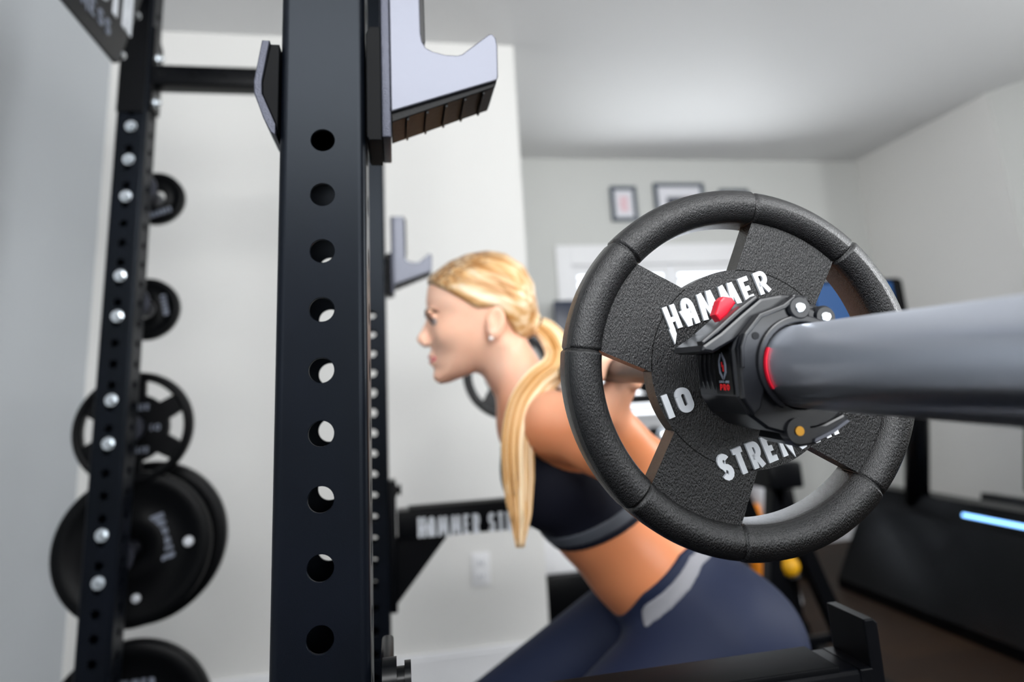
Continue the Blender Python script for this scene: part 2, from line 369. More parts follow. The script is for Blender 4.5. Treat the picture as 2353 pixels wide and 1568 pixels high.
# far wall with window opening
wx0, wx1, wz0, wz1 = 1.27, 2.75, 0.85, 1.95
wf = MB(); wf.box(0.50, wx0, 3.7, 3.84, 0, CZ).box(wx1, 3.75, 3.7, 3.84, 0, CZ).box(wx0, wx1, 3.7, 3.84, 0, wz0).box(wx0, wx1, 3.7, 3.84, wz1, CZ)
struct('wall_far', wf, M['greige'])
struct('wall_right', MB().box(3.65, 3.79, 2.52, 3.7, 0, CZ), M['wall'])
ang = MB().prism([(3.65, 2.52), (5.26, -0.45), (5.38, -0.38), (3.79, 2.6)], XY, 0, CZ)
struct('wall_right_angled', ang, M['greige'])
struct('wall_right_rear', MB().box(5.26, 5.38, -3.1, -0.45, 0, CZ), M['greige'])
struct('wall_rear', MB().box(-1.22, 5.38, -3.2, -3.1, 0, CZ), M['wall'])
def base(x0, x1, y0, y1): return MB().box(x0, x1, y0, y1, 0, 0.115).box(x0 + 0.004 * (x1 - x0 < 0.05), x1, y0 + 0.004 * (y1 - y0 < 0.05), y1, 0.115, 0.13)
struct('baseboard_rack_side', base(-1.12, 0.66, YW - 0.014, YW), M['trim'])
struct('baseboard_return', MB().box(0.646, 0.660, YW - 0.014, 3.7, 0, 0.13), M['trim'])
struct('baseboard_left', MB().box(-1.12, -1.106, -3.1, YW - 0.014, 0, 0.13), M['trim'])
struct('baseboard_far', MB().box(0.66, 3.65, 3.686, 3.7, 0, 0.13), M['trim'])
struct('baseboard_right', MB().box(3.636, 3.65, 2.52, 3.686, 0, 0.13), M['trim'])
# window with white shutters
wn_ = bpy.data.objects.new('window_1', None); COL.objects.link(wn_); wn_['kind'] = 'structure'; wn_.location = (wx0, 3.7, wz0)
o3 = (-wx0, -3.7, -wz0)
c = MB(); c.bbox_bev(wx0 - .105, wx0, 3.68, 3.705, wz0 - .1, wz1 + .14).bbox_bev(wx1, wx1 + .105, 3.68, 3.705, wz0 - .1, wz1 + .14).bbox_bev(wx0, wx1, 3.68, 3.705, wz1, wz1 + .14).bbox_bev(wx0 - .12, wx1 + .12, 3.66, 3.705, wz0 - .1, wz0)
off(c, o3).build('window_casing', M['trim'], wn_)
c = MB(); mid_x = (wx0 + wx1) / 2
for a0, a1 in ((wx0, mid_x - .005), (mid_x + .005, wx1)):
    c.box(a0, a0 + .05, 3.71, 3.74, wz0, wz1).box(a1 - .05, a1, 3.71, 3.74, wz0, wz1).box(a0 + .05, a1 - .05, 3.71, 3.74, wz1 - .07, wz1).box(a0 + .05, a1 - .05, 3.71, 3.74, wz0, wz0 + .07)
off(c, o3).build('shutter_frame', M['trim'], wn_)
c = MB(); nl = 14
for a0, a1 in ((wx0 + .05, mid_x - .055), (mid_x + .055, wx1 - .05)):
    for i in range(nl):
        z = wz0 + .07 + (wz1 - wz0 - .14) * (i + .5) / nl
        c.prism([(3.705, z - .016), (3.712, z - .02), (3.752, z + .016), (3.745, z + .02)], lambda a_, b_, d_: (d_, a_, b_), a0, a1)
off(c, o3).build('shutter_louvres', M['trim'], wn_)
off(MB().box(wx0, wx1, 3.80, 3.806, wz0, wz1), o3).build('glass_pane', M['glass'], wn_)

# ------------------------------------------------------------------ power rack
HP = 0.0508
def upright_mb(z0, z1, holes, front=None, sd=0.075, r=0.0075, t=0.003, R=0.0102, N=28):
    """square tube standing on origin centre (x centre, y from 0..sd)"""
    mb = MB(); h = sd / 2; fl = h - r
    faces = [Matrix(((1, 0), (0, 1))), Matrix(((0, -1), (1, 0))), Matrix(((-1, 0), (0, -1))), Matrix(((0, 1), (-1, 0)))]
    for fi, Fm in enumerate(faces):
        hs_ = sorted(front if (front and fi == 0) else holes)
        def P(u, d, z):   # u along face, d = depth inward from outer skin ; base face is -Y
            q = Fm @ Vector((u, -(h - d))); return (q.x, q.y + h, z)
        def rect(zz0, zz1):
            mb.add([P(-fl, 0, zz0), P(fl, 0, zz0), P(fl, 0, zz1), P(-fl, 0, zz1)], [(0, 1, 2, 3)])
            mb.add([P(-fl, t, zz0), P(fl, t, zz0), P(fl, t, zz1), P(-fl, t, zz1)], [(3, 2, 1, 0)])
        zc = z0
        for hz in hs_:
            a_, b_ = hz - HP / 2, hz + HP / 2
            if a_ > zc + 1e-6: rect(zc, a_)
            zc = b_
            cc = MB(); ring = []; out = []
            for i in range(N):
                th = 2 * math.pi * (i + .5) / N; cx, cy = math.cos(th), math.sin(th)
                k = min(fl / max(abs(cx), 1e-9), (HP / 2) / max(abs(cy), 1e-9))
                ring.append((R * cx, R * cy)); out.append((k * cx, k * cy))
            # snap nearest outer point to each corner
            for sx in (-1, 1):
                for sy in (-1, 1):
                    j = min(range(N), key=lambda q: (out[q][0] - sx * fl) ** 2 + (out[q][1] - sy * HP / 2) ** 2); out[j] = (sx * fl, sy * HP / 2)
            V = [P(x, 0, hz + y) for x, y in out] + [P(x * 1.04, 0, hz + y * 1.04) for x, y in ring] + [P(x, 0.0005, hz + y) for x, y in ring] + [P(x, t, hz + y) for x, y in ring] + [P(x, t, hz + y) for x, y in out]
            F = [(k * N + i, k * N + (i + 1) % N, (k + 1) * N + (i + 1) % N, (k + 1) * N + i) for k in range(4) for i in range(N)]
            mb.add(V, F)
        if zc < z1: rect(zc, z1)
        # corner arc following this face
        ns = 8; V = []; 
        for zz in (z0, z1):
            for rr in (r, r - t):
                for i in range(ns + 1):
                    a_ = -math.pi / 2 + (math.pi / 2) * i / ns
                    q = Fm @ Vector((fl + rr * math.cos(a_), -fl + rr * math.sin(a_))); V.append((q.x, q.y + h, zz))
        n1 = ns + 1
        mb.add(V, [(i, i + 1, 2 * n1 + i + 1, 2 * n1 + i) for i in range(ns)] + [(n1 + i + 1, n1 + i, 3 * n1 + i, 3 * n1 + i + 1) for i in range(ns)], True)
    return mb
Z0 = 1.314
RX, FY = -0.6157, 1.17
holes = [Z0 + HP * k for k in range(-24, 18)]
rack = thing('power_rack', 'black powder-coated half rack with hole-punched uprights in front of the pale wall', 'rack', (0, 0.0375, 0.0))
ro = (0, -0.0375, 0)
def rk(mb, name, m, parent=rack, d=(0, 0, 0), **kw):
    return off(off(mb, d), ro).build(name, m, parent, **kw)
fh = [h_ for h_ in holes if h_ < Z0 + .01]
rk(upright_mb(0.0145, 2.32, holes, fh), 'upright', M['powder'])
rk(upright_mb(0.0145, 2.32, holes, fh), 'upright', M['powder'], d=(0, FY, 0))
rk(upright_mb(0.0145, 2.32, holes), 'upright', M['powder'], d=(RX, FY, 0))
# crossmember between the two far uprights (square tube with side holes)
def beam(x0, x1, y0, y1, z0, z1, hx):
    mb = MB().bbox_bev(x0, x1, y0, y1, z0, z1, 0.006)
    return mb
bm_ = beam(RX + .0375, -.0375, FY + .004, FY + .064, 1.960, 2.017, [])
bx = rk(bm_, 'crossmember', M['powder2'])
for k in range(7): off(MB().cyl((-.55 + .079 * k, FY + .0035, 1.99), (-.55 + .079 * k, FY + .005, 1.99), 0.009), ro).build('bolt_hole', M['plastic'], bx)
rk(MB().bbox_bev(RX - .035, RX + .035, -0.0 + .075, FY, 2.245, 2.32, 0.006), 'crossmember', M['powder2'])
rk(MB().bbox_bev(RX - .0375, RX + .0375, 0.0, 0.075, 0.0145, 2.32, 0.007), 'upright', M['powder'])
for yy in (0, FY):
    rk(MB().bbox_bev(RX - .04, .34, yy + .005, yy + .07, 0.0 + .016, .075, 0.006), 'base_rail', M['powder2'])
# mounting plates and the bolts that hold the storage pegs
rk(MB().prism([(FY + .006, 1.89), (FY + .069, 1.89), (FY + .069, 2.09), (FY + .006, 2.13)], YZ, RX + .0375, RX + .0455, 0.001), 'mounting_plate', M['powder2'])
rk(MB().prism([(RX - .036, 1.872), (RX + .031, 1.872), (RX + .031, 2.25), (RX - .036, 2.25)], XZ, FY - .006, FY - .0003, 0.001), 'mounting_plate', M['powder2'])
def bolt(p, ax, r=0.0105):
    mb = MB(); a_ = Vector(ax)
    p = Vector(p)
    mb.cyl(p, p + a_ * .0022, r * 1.35, n=28); mb.cyl(p + a_ * .0022, p + a_ * .010, r, n=6, smooth=False); mb.cyl(p + a_ * .010, p + a_ * .016, r * .62, r * .5, n=16)
    return mb
for zz in (1.8325, 1.740, 1.640, 1.432, 1.330, 1.127, 1.026, 0.822, 0.720):
    pl = .006 if zz > 1.8 and zz > 1.872 else 0
    rk(bolt((RX + .002, FY - pl, zz), (0, -1, 0)), 'bolt', M['chrome'])
for yy, zz in ((FY + .03, 2.045), (FY + .03, 1.915)):
    rk(bolt((RX + .0455, yy, zz), (1, 0, 0)), 'bolt', M['chrome'])
# sign panel between the rear uprights
SX = -0.578
sg = rk(MB().prism([(0.09, 1.902), (0.965, 1.902), (0.985, 1.915), (1.125, 2.235), (0.09, 2.235)], YZ, SX - .006, SX, 0.001), 'sign_panel', M['powder2'])
letters(None, 'HAMMER STRENGTH', 0.02, 1.045, lambda x: 2.012, lambda x: 2.125, lambda a_, b_, d_: (d_, a_, b_), SX, SX + .002, th=0.2, new=lambda q, ch: off(q, ro).build('letter', M['letter'], sg))
letters(None, 'BY LIFE FITNESS', 0.42, 0.93, lambda x: 1.945, lambda x: 1.985, lambda a_, b_, d_: (d_, a_, b_), SX, SX + .002, th=0.16, new=lambda q, ch: off(q, ro).build('letter', M['letter_grey'], sg))
for yy, zz in ((1.004, 1.944), (1.074, 2.097)):
    off(MB().cyl((SX, yy, zz), (SX + .004, yy, zz), .010, .007, n=20), ro).build('screw', M['chrome'], sg)
for zz in (1.69, 1.375, 1.056, 0.755, 0.34):
    pg = MB().cyl((RX, FY + .075, zz), (RX, FY + .30, zz), .0235, n=28).cyl((RX, FY + .075, zz), (RX, FY + .085, zz), .045, n=28)
    rk(pg, 'storage_peg', M['steel_edge'])

# ------------------------------------------------------------------ j hooks
def jhook(root):
    f0, f1 = -0.004, 0.052
    prof = [(.0605, 1.345), (.0610, 1.3415), (.160, 1.3760), (.1615, 1.380), (.1625, 1.412), (.1615, 1.420), (.1585, 1.4245), (.1545, 1.4240), (.128, 1.4020), (.1235, 1.4003),
            (.112, 1.4005), (.100, 1.4035), (.094, 1.4070), (.0905, 1.4135), (.0893, 1.4220), (.0890, 1.530), (.0605, 1.530)]
    a = off(MB().prism(prof, XZ, f0, f1, 0.0012), (0, 0, -Z0)).build('hook_plate', M['hook'], root)
    u = MB()
    u.prism([(.061, 1.3325), (.158, 1.3705), (.1605, 1.3765), (.0605, 1.3418)], XZ, f0 + .004, f1, .0008)
    for k in range(5):
        x = .075 + k * .018; u.prism([(x, 1.334 + (x - .061) * .39), (x + .002, 1.334 + (x - .059) * .39), (x + .002, 1.330 + (x - .059) * .39), (x, 1.330 + (x - .061) * .39)], XZ, f0 + .006, f1 - .002)
    off(u, (0, 0, -Z0)).build('ribbed_liner', M['rubber2'], root)
    off(MB().prism([(.0890, 1.415), (.0945, 1.424), (.0945, 1.528), (.0890, 1.528)], XZ, f0 + .018, f1, .0008), (0, 0, -Z0)).build('throat_liner', M['plastic'], root)
    off(MB().bbox_bev(.0520, .0605, f0, f1 + .01, 1.3160, 1.530, .0016), (0, 0, -Z0)).build('flange', M['steel_edge'], root)
    off(MB().prism([(.0385, 1.318), (.0405, 1.314), (.052, 1.314), (.052, 1.428), (.0415, 1.428), (.0385, 1.420)], XZ, f0 + .002, f1 + .012, .001), (0, 0, -Z0)).build('flange_liner', M['liner'], root)
    off(MB().prism([(-.0400, 1.3170), (-.0435, 1.3190), (-.0500, 1.3320), (-.0585, 1.3560), (-.0590, 1.3680), (-.0530, 1.4080), (-.0465, 1.4080), (-.0525, 1.3680), (-.052, 1.3560), (-.0400, 1.3270)], XZ, f0, f1 + .01, .0008), (0, 0, -Z0)).build('side_plate', M['steel_edge'], root)
    off(MB().prism([(-.0385, 1.3200), (-.0400, 1.3275), (-.0520, 1.3560), (-.0525, 1.3680), (-.0462, 1.4060), (-.0385, 1.4060)], XZ, f0 + .003, f1 + .008, .001), (0, 0, -Z0)).build('side_liner', M['liner'], root)
    MB().cyl((-.036, .0375, 2 * HP - .0), (.053, .0375, 2 * HP), .0085).build('locating_pin', M['chrome'], root)
h1 = thing('bar_hook', 'satin steel bar hook on the nearest upright, large in the foreground', 'hook', (0, 0, Z0))
jhook(h1)
h2 = h1.copy(); COL.objects.link(h2); h2.location = (0, FY, Z0 + HP)
h2['label'] = 'blurred grey bar hook on the far upright, in front of the woman\'s forehead'
for ch in list(h1.children):
    c2 = ch.copy(); COL.objects.link(c2); c2.parent = h2
for h_ in (h1, h2): h_['group'] = 'bar hooks of the rack'

# ------------------------------------------------------------------ safety arms
def safety_arm(root, zt, near):
    # root at (0, y, 0) of the upright's camera-side face
    x1 = .452 if near else .62
    yb = .052 if near else .07
    a = MB().bbox_bev(.056, x1, 0.0, yb, zt - .070, zt - .004, .004)
    a.build('arm', M['powder2'], root)
    MB().bbox_bev(.085, x1 - .02, 0.0015, yb - .001, zt - .006, zt, .0015).build('liner', M['liner'], root)
    MB().prism([(x1 - .002, zt - .075), (x1 + .020, zt - .075), (x1 + .022, zt + .030), (x1 + .018, zt + .034), (x1 + .009, zt + .034), (x1 + .009, zt - .004), (x1 - .002, zt - .004)], XZ, 0, yb, .0015).build('end_stop', M['powder2'], root)
    MB().bbox_bev(.0445 if near else .0377, .0545, .0, .072, zt - .235, zt + (.046 if near else .07), .003).build('bracket', M['powder2'], root)
    MB().prism([(.0545, zt - .22), (.178, zt - .078), (.178, zt - .069), (.0545, zt - .069)], XZ, .02, .045, .0015).build('gusset', M['powder2'], root)
    pz = zt + (.031 if near else .045)
    kn = MB().cyl((.046, .010 if near else .03, pz), (.057, .010 if near else .03, pz), .017).cyl((.057, .010 if near else .03, pz), (.063, .010 if near else .03, pz), .010).cyl((.063, .010 if near else .03, pz), (.068, .010 if near else .03, pz), .0135)
    kn.build('lock_pin', M['plastic'], root)
s1 = thing('safety_arm', 'black safety arm with upturned end stop, lower right foreground', 'safety arm', (0, 0, 0), group='safety arms of the rack')
safety_arm(s1, .838, True)
s2 = thing('safety_arm', 'black safety arm with pale lettering on the far upright behind the ponytail', 'safety arm', (0, FY, 0), group='safety arms of the rack')
safety_arm(s2, .820, False)
letters(None, 'HAMMER STRENGTH', .104, .470, lambda x: .752 - .02 * (x - .1), lambda x: .799 - .014 * (x - .1), XZ, .001, -.001, th=.17, gap=.10, new=lambda q, ch: q.build('letter', M['letter'], s2))

# ------------------------------------------------------------------ weight plates
def plate_mesh_parts(root, R, thick, cut_n, rot0, r_in, r_out, hi, ho, bore=.0257, bulge=.0125, seams=True, wf=.006, wbk=-.016, texmat=None, hubr=None):
    """plate in local frame: axis z, camera side +z"""
    texmat = texmat or M['rubber']
    rc = R - bulge - .0005; ri = rc - bulge
    # rim
    angs = []
    seam_a = []
    if seams:
        for k in range(cut_n):
            seam_a += [rot0 + 360 / cut_n * k - ho * .98, rot0 + 360 / cut_n * k + ho * .98]
        for sa in seam_a: angs += [sa - 1.0, sa - .45, sa - .15, sa + .15, sa + .45, sa + 1.0]
    angs += [i * 2.5 for i in range(144)]
    angs = sorted({round(a % 360, 3) for a in angs})
    prof = [(ri, wbk), (ri, wf - .002)]
    prof += [(rc - bulge * math.cos(math.radians(t)), wf - .002 + bulge * .95 * math.sin(math.radians(t))) for t in range(12, 169, 12)]
    prof += [(rc + bulge, wf - .002), (R, wf - .0045), (R, wbk + .002), (R - .002, wbk)]
    P = []
    for a_ in angs:
        d = 0
        for sa in seam_a:
            q = abs((a_ - sa + 180) % 360 - 180)
            if q < .3: d = .0016
            elif q < .6: d = max(d, .0007)
        inspoke = 0
        if seams:
            rel = ((a_ - rot0 + 180 / cut_n) % (360 / cut_n)) - 180 / cut_n
            inspoke = .0007 if abs(rel) > ho * .98 else 0
        ca, sa_ = math.cos(math.radians(a_)), math.sin(math.radians(a_))
        for (r, h) in prof:
            rr = r; hh = h
            if h > wf - .003 or r > rc + bulge - .001:
                dx, dy = r - rc, h - (wf - .006); L = math.hypot(dx, dy) + 1e-9
                rr = r - dx / L * (d + inspoke); hh = h - dy / L * (d + inspoke)
            P.append((rr * ca, rr * sa_, hh))
    k = len(prof); n = len(angs); F = []
    for i in range(n):
        for j in range(k):
            a0, a1 = i * k + j, i * k + (j + 1) % k; b0, b1 = ((i + 1) % n) * k + j, ((i + 1) % n) * k + (j + 1) % k
            F.append((a0, b0, b1, a1))
    MB().add(P, F, True).build('rim', texmat, root)
    # web : hub + spokes
    mb = MB(); N = 144
    mb.lathe([(bore, wbk + .004), (r_in, wbk + .004), (r_in, wf), (bore, wf)], n=N, closed=True, smooth=False)
    ns = 12
    for kk in range(cut_n):
        c0_ = rot0 + 360 / cut_n * (kk + .5); hin = 180 / cut_n - hi; hout = 180 / cut_n - ho
        def pt(r, a_): return (r * math.cos(math.radians(a_)), r * math.sin(math.radians(a_)))
        poly = [pt(r_in - .0008, c0_ - hin + 2 * hin * i / ns) for i in range(ns + 1)]
        poly_o = [pt(ri + .002, c0_ - hout + 2 * hout * i / ns) for i in range(ns + 1)]
        V = [(x, y, wf) for x, y in poly] + [(x, y, wf) for x, y in poly_o] + [(x, y, wbk + .004) for x, y in poly] + [(x, y, wbk + .004) for x, y in poly_o]
        m1 = ns + 1
        F = []
        for i in range(ns):
            F += [(i, i + 1, m1 + i + 1, m1 + i)[::-1], (2 * m1 + i, 2 * m1 + i + 1, 3 * m1 + i + 1, 3 * m1 + i)]
        F += [(0, m1, 3 * m1, 2 * m1), (ns, 2 * m1 + ns, 3 * m1 + ns, m1 + ns)]
        mb.add(V, F)
    mb.build('web', texmat, root)
    MB().lathe([(bore - .0004, wbk), (bore + .006, wbk), (bore + .006, wf + .0008), (bore - .0004, wf + .0008)], n=48, closed=True, smooth=False).build('bore_ring', M['steel_edge'], root)

BC = Vector((0.30668, -0.124464, 1.091964))
ax = Vector((0.0498627, 1, 0.0397544)).normalized()
bz = -ax; bx_ = Vector((0, 0, 1)).cross(bz).normalized(); by = bz.cross(bx_)
B3 = Matrix((bx_, by, bz)).transposed()
B4 = Matrix.Translation(BC) @ B3.to_4x4()
def at_w(wv): return Matrix.Translation(BC + bz * wv) @ B3.to_4x4()

p1 = thing('weight_plate', 'black grip plate with pale lettering, large in focus on the near end of the barbell', 'weight plate', mw=at_w(0))
plate_mesh_parts(p1, .1312, .03, 4, 17.5, .0705, .106, 17.5, 26.5)
Rm = Matrix.Rotation(math.radians(17), 2)
def rotfn(a_, b_, d_):
    q = Rm @ Vector((a_, b_)); return (q.x, q.y, d_)
put = lambda q, ch: q.build('letter', M['letter'], p1)
hmb = MB()
letters(hmb, 'H', -.0455, -.0328, lambda x: .0425 + (x + .038) * .05, lambda x: .0600, rotfn, .006, .0082, th=.205, gap=.10)
hmb.prism([(-.0447, .0440), (-.0405, .0440), (-.0405, .0395), (-.0445, .0330)], rotfn, .006, .00825)
put(hmb, 'H')
letters(None, 'AMMER', -.0320, .0412, lambda x: .0412 + max(0, x) * .09, lambda x: .0608 - .05 * max(0, -.03 - x), rotfn, .006, .0082, th=.195, gap=.08, new=put)
letters(None, 'STRENGTH', -.0485, .0470, lambda x: -.0655, lambda x: -.0475, rotfn, .006, .0082, th=.21, gap=.07, new=put)
letters(None, '10', -.0705, -.0450, lambda x: -.0128, lambda x: .0035, rotfn, .006, .0082, th=.27, gap=.10, new=lambda q, ch: q.build('numeral', M['letter'], p1))

p2 = p1.copy(); COL.objects.link(p2); p2.matrix_world = at_w(-1.408)
p2['label'] = 'small-looking black grip plate on the far barbell end, below the woman\'s chin'
for ch in list(p1.children):
    if 'letter' in ch.name or 'numeral' in ch.name: continue
    c2 = ch.copy(); COL.objects.link(c2); c2.parent = p2
for q in (p1, p2): q['group'] = 'plates loaded on the barbell'

# ------------------------------------------------------------------ barbell
bb = thing('barbell', 'dark steel barbell resting across the woman\'s upper back', 'barbell', mw=at_w(-.705))
def bw(mb): return off(mb, (0, 0, .705))
bw(MB().cyl((0, 0, -1.37), (0, 0, -.04), .0142, n=40, caps=False)).build('shaft', M['shaft'], bb)
for s_ in (1, -1):
    f = (lambda q: (0, 0, q)) if s_ == 1 else (lambda q: (0, 0, -1.41 - q))
    sl = MB(); c_ = (lambda q: q) if s_ == 1 else (lambda q: -1.41 - q)
    prof = [(.0135, c_(-.028)), (.0249, c_(-.028)), (.0250, c_(-.0278)), (.0250, c_(-.026)), (.0250, c_(.373)), (.0250, c_(.375)), (.0235, c_(.380)), (.0232, c_(.3802)), (.0, c_(.380))]
    sl.lathe(prof[:-1] + [(.0001, c_(.380))], n=72)
    bw(sl).build('sleeve', M['sleeve'], bb)
    fl_ = MB().lathe([(.0140, c_(-.055)), (.022, c_(-.055)), (.034, c_(-.035)), (.0375, c_(-.032)), (.0375, c_(-.019)), (.025, c_(-.0185))], n=56)
    bw(fl_).build('sleeve_collar', M['shaft'], bb)

# ------------------------------------------------------------------ lock collar
def collar(root):
    # local frame: z toward camera, origin plate centre ; body z .022..(.072)
    zb, zf = .0190, .0730
    def P2(r, a_): return (r * math.cos(math.radians(a_)), r * math.sin(math.radians(a_)))
    # body : ring with squarish left side
    out = [P2(.0375, a_) for a_ in range(-100, 61, 10)] + [(.006, .0385), (-.012, .0375), (-.0270, .0330), (-.0385, .0200), (-.0415, .012), (-.0415, -.016), (-.0360, -.0270), (-.0250, -.0360), (-.012, -.0400)]
    inn = [P2(.0262, math.degrees(math.atan2(y, x))) for x, y in out]
    n = len(out); mb = MB()
    bm = bmesh.new()
    lay = []
    for pts, z in ((inn, zb), (out, zb), (out, zf - .002), ([(x * .96, y * .96) for x, y in out], zf), (inn, zf)):
        lay.append([bm.verts.new((x, y, z)) for x, y in pts])
    for j in range(5):
        A, Bq = lay[j], lay[(j + 1) % 5]
        for i in range(n): bm.faces.new((A[i], A[(i + 1) % n], Bq[(i + 1) % n], Bq[i]))
    bmesh.ops.recalc_face_normals(bm, faces=bm.faces[:])
    mb.from_bm(bm); mb.build('body', M['nylon'], root)
    # front face plate with hole (raised frame following the left side)
    fr = [(-.0405, -.017), (-.0405, .0125), (-.0372, .0205), (-.0262, .0318), (-.010, .0368), (.000, .0440), (.0085, .0420), (.0085, .0300), (-.002, .0275), (-.0140, .0235), (-.0225, .0150), (-.0262, .002), (-.0262, -.0120), (-.0300, -.0235), (-.0345, -.0270)]
    MB().prism(fr, XY, zf - .001, zf + .0045, .0012).build('face_plate', M['nylon'], root)
    MB().cyl((-.0285, .0195, zf + .003), (-.0285, .0195, zf + .0050), .0023, n=20).build('rivet_hole', M['plastic'], root)
    MB().prism([P2(.0252, a_) for a_ in range(152, 209, 4)] + [P2(.0262, a_) for a_ in range(208, 151, -4)], XY, zf - .012, zf + .0085).build('liner', M['red'], root, label='red inner liner')
    MB().prism([P2(.0263, a_) for a_ in range(60, 236, 5)] + [P2(.0300 + .0008 * math.sin(math.radians(a_)), a_) for a_ in range(235, 59, -5)], XY, zf + .002, zf + .0068, .0010).build('clamp_arm', M['nylon'], root)
    MB().prism([(-.0405, .0010), (-.0400, .0132), (-.0366, .0212), (-.0256, .0325), (-.0095, .0376), (-.0020, .0425), (-.0005, .0405), (-.0080, .0350), (-.0240, .0300), (-.0348, .0195), (-.0378, .0125), (-.0385, .0010)], XY, zf + .002, zf + .0072, .0007).build('face_ridge', M['nylon'], root)
    # second jaw behind (inner arm) seen as ribs on the side
    for z in (.026, .033, .040): MB().prism([P2(.0435, a_) for a_ in range(150, 215, 8)] + [P2(.040, a_) for a_ in range(214, 149, -8)], XY, z, z + .002).build('rib', M['nylon'], root)
    # hinge bosses with bright pins
    for (x, y, r, z1) in ((.0005, .0352, .0074, .0810), (.0205, .0292, .0072, .0750)):
        MB().lathe([(.0001, zb + .004), (r, zb + .004), (r, z1 - .002), (r - .0012, z1), (.0001, z1)], (x, y, 0), n=36, smooth=False).build('hinge_boss', M['nylon'], root)
        MB().lathe([(.0030, z1 - .0005), (.0030, z1 + .0006), (.0024, z1 + .0010), (.0001, z1 + .0010)], (x, y, 0), n=24, smooth=False).build('hinge_pin', M['chrome'], root, label='bright steel pin head')
    MB().prism([(-.001, .043), (.022, .0375), (.026, .024), (.004, .026)], XY, .030, .066, .002).build('hinge_link', M['nylon'], root)
    # lever
    lv = [(-.0615, .0120), (-.0600, .0155), (-.0480, .0225), (-.0330, .0335), (-.0200, .0425), (-.006, .0445), (.0010, .0440), (.0020, .0300), (-.0150, .0340), (-.0240, .0290), (-.0380, .0180), (-.0540, .0105)]
    L = MB().prism(lv, XY, .026, .0725, .0018)
    lever = L.build('lever', M['nylon'], root)
    MB().prism([(-.0600, .0152), (-.0480, .0230), (-.0330, .0340), (-.0200, .0430), (-.0225, .0445), (-.036, .0360), (-.050, .0255), (-.0605, .0180)], XY, .064, .0725, .001).build('lever_edge', M['nylon'], lever)
    MB().prism([(-.0610, .0128), (-.0590, .0160), (-.0480, .0170), (-.0400, .0130), (-.0420, .0100)], XY, .024, .058, .0012).build('lever_tip', M['plastic'], lever)
    MB().prism([(-.0385, .0305), (-.0415, .0350), (-.0375, .0440), (-.0345, .0465), (-.0285, .0455), (-.0265, .0420), (-.0330, .0345)], XY, .044, .054, .0015).build('release_button', M['red'], lever, label='bright red release button')
    # lower flap with brass pin
    MB().prism([(-.010, -.0445), (-.004, -.0480), (.006, -.0470), (.0170, -.0425), (.0290, -.0350), (.0300, -.0320), (.0270, -.0300), (.0140, -.0350), (-.006, -.0350)], XY, .030, .070, .0016).build('lower_jaw', M['nylon'], root)
    MB().prism([(.0045, -.0455), (.0050, -.0435), (.0180, -.0385), (.0275, -.0335), (.0290, -.0345), (.0180, -.0405)], XY, .0700, .0720).build('jaw_edge', M['hook'], root)
    MB().lathe([(.0001, .066), (.0075, .066), (.0075, .0755), (.0001, .0755)], (-.0068, -.0378, 0), n=32, smooth=False).build('lower_boss', M['nylon'], root)
    MB().cyl((-.0068, -.0378, .0752), (-.0068, -.0378, .0765), .0028, n=20).build('lower_pin', M['brass'], root, label='brass coloured pin head')
    # printed side panel (faces local -x)
    pn = MB().box(-.0421, -.0412, -.0150, .0130, .046, .0690); pn.build('label_panel', M['plastic'], root)
    fn = lambda a_, b_, d_: (d_, b_, a_)      # a along +z : reads left to right from the camera side
    xs = -.0421
    lg = MB()
    # leaf-shaped outline mark
    for sg_ in (1, -1):
        o_ = [(.0575 + sg_ * t_, y_) for t_, y_ in ((.0008, .0110), (.0045, .0060), (.0052, .0030), (.0048, -.0020), (.0008, -.0060), (.0008, -.0040), (.0030, -.0008), (.0030, .0050), (.0008, .0085))]
        lg.prism(o_, fn, xs, xs - .0003)
    for q_ in (0,): pass
    lg.build('mark', M['letter_grey'], root)
    rl = MB(); rl.prism([(.0565, .0050), (.0575, .0050), (.0575, .0020), (.0565, .0020)], fn, xs, xs - .0003).prism([(.0578, .0030), (.0590, .0030), (.0590, -.0010), (.0578, -.0010)], fn, xs, xs - .0003).prism([(.0565, .0026), (.0590, .0026), (.0590, .0018), (.0565, .0018)], fn, xs, xs - .0003)
    letters(rl, 'PRO', .0510, .0650, lambda x: -.0125, lambda x: -.0088, fn, xs, xs - .0003, th=.24, gap=.14)
    rl.build('red_print', M['redprint'], root)
    gl = MB(); letters(gl, 'LOCK-JAW', .0510, .0650, lambda x: -.0080, lambda x: -.0066, fn, xs, xs - .0003, th=.2, gap=.2)
    gl.build('grey_print', M['letter_grey'], root)
cl = thing('barbell_collar', 'black clamp collar with red button locked on the sleeve against the near plate', 'barbell collar', mw=at_w(0))
collar(cl)

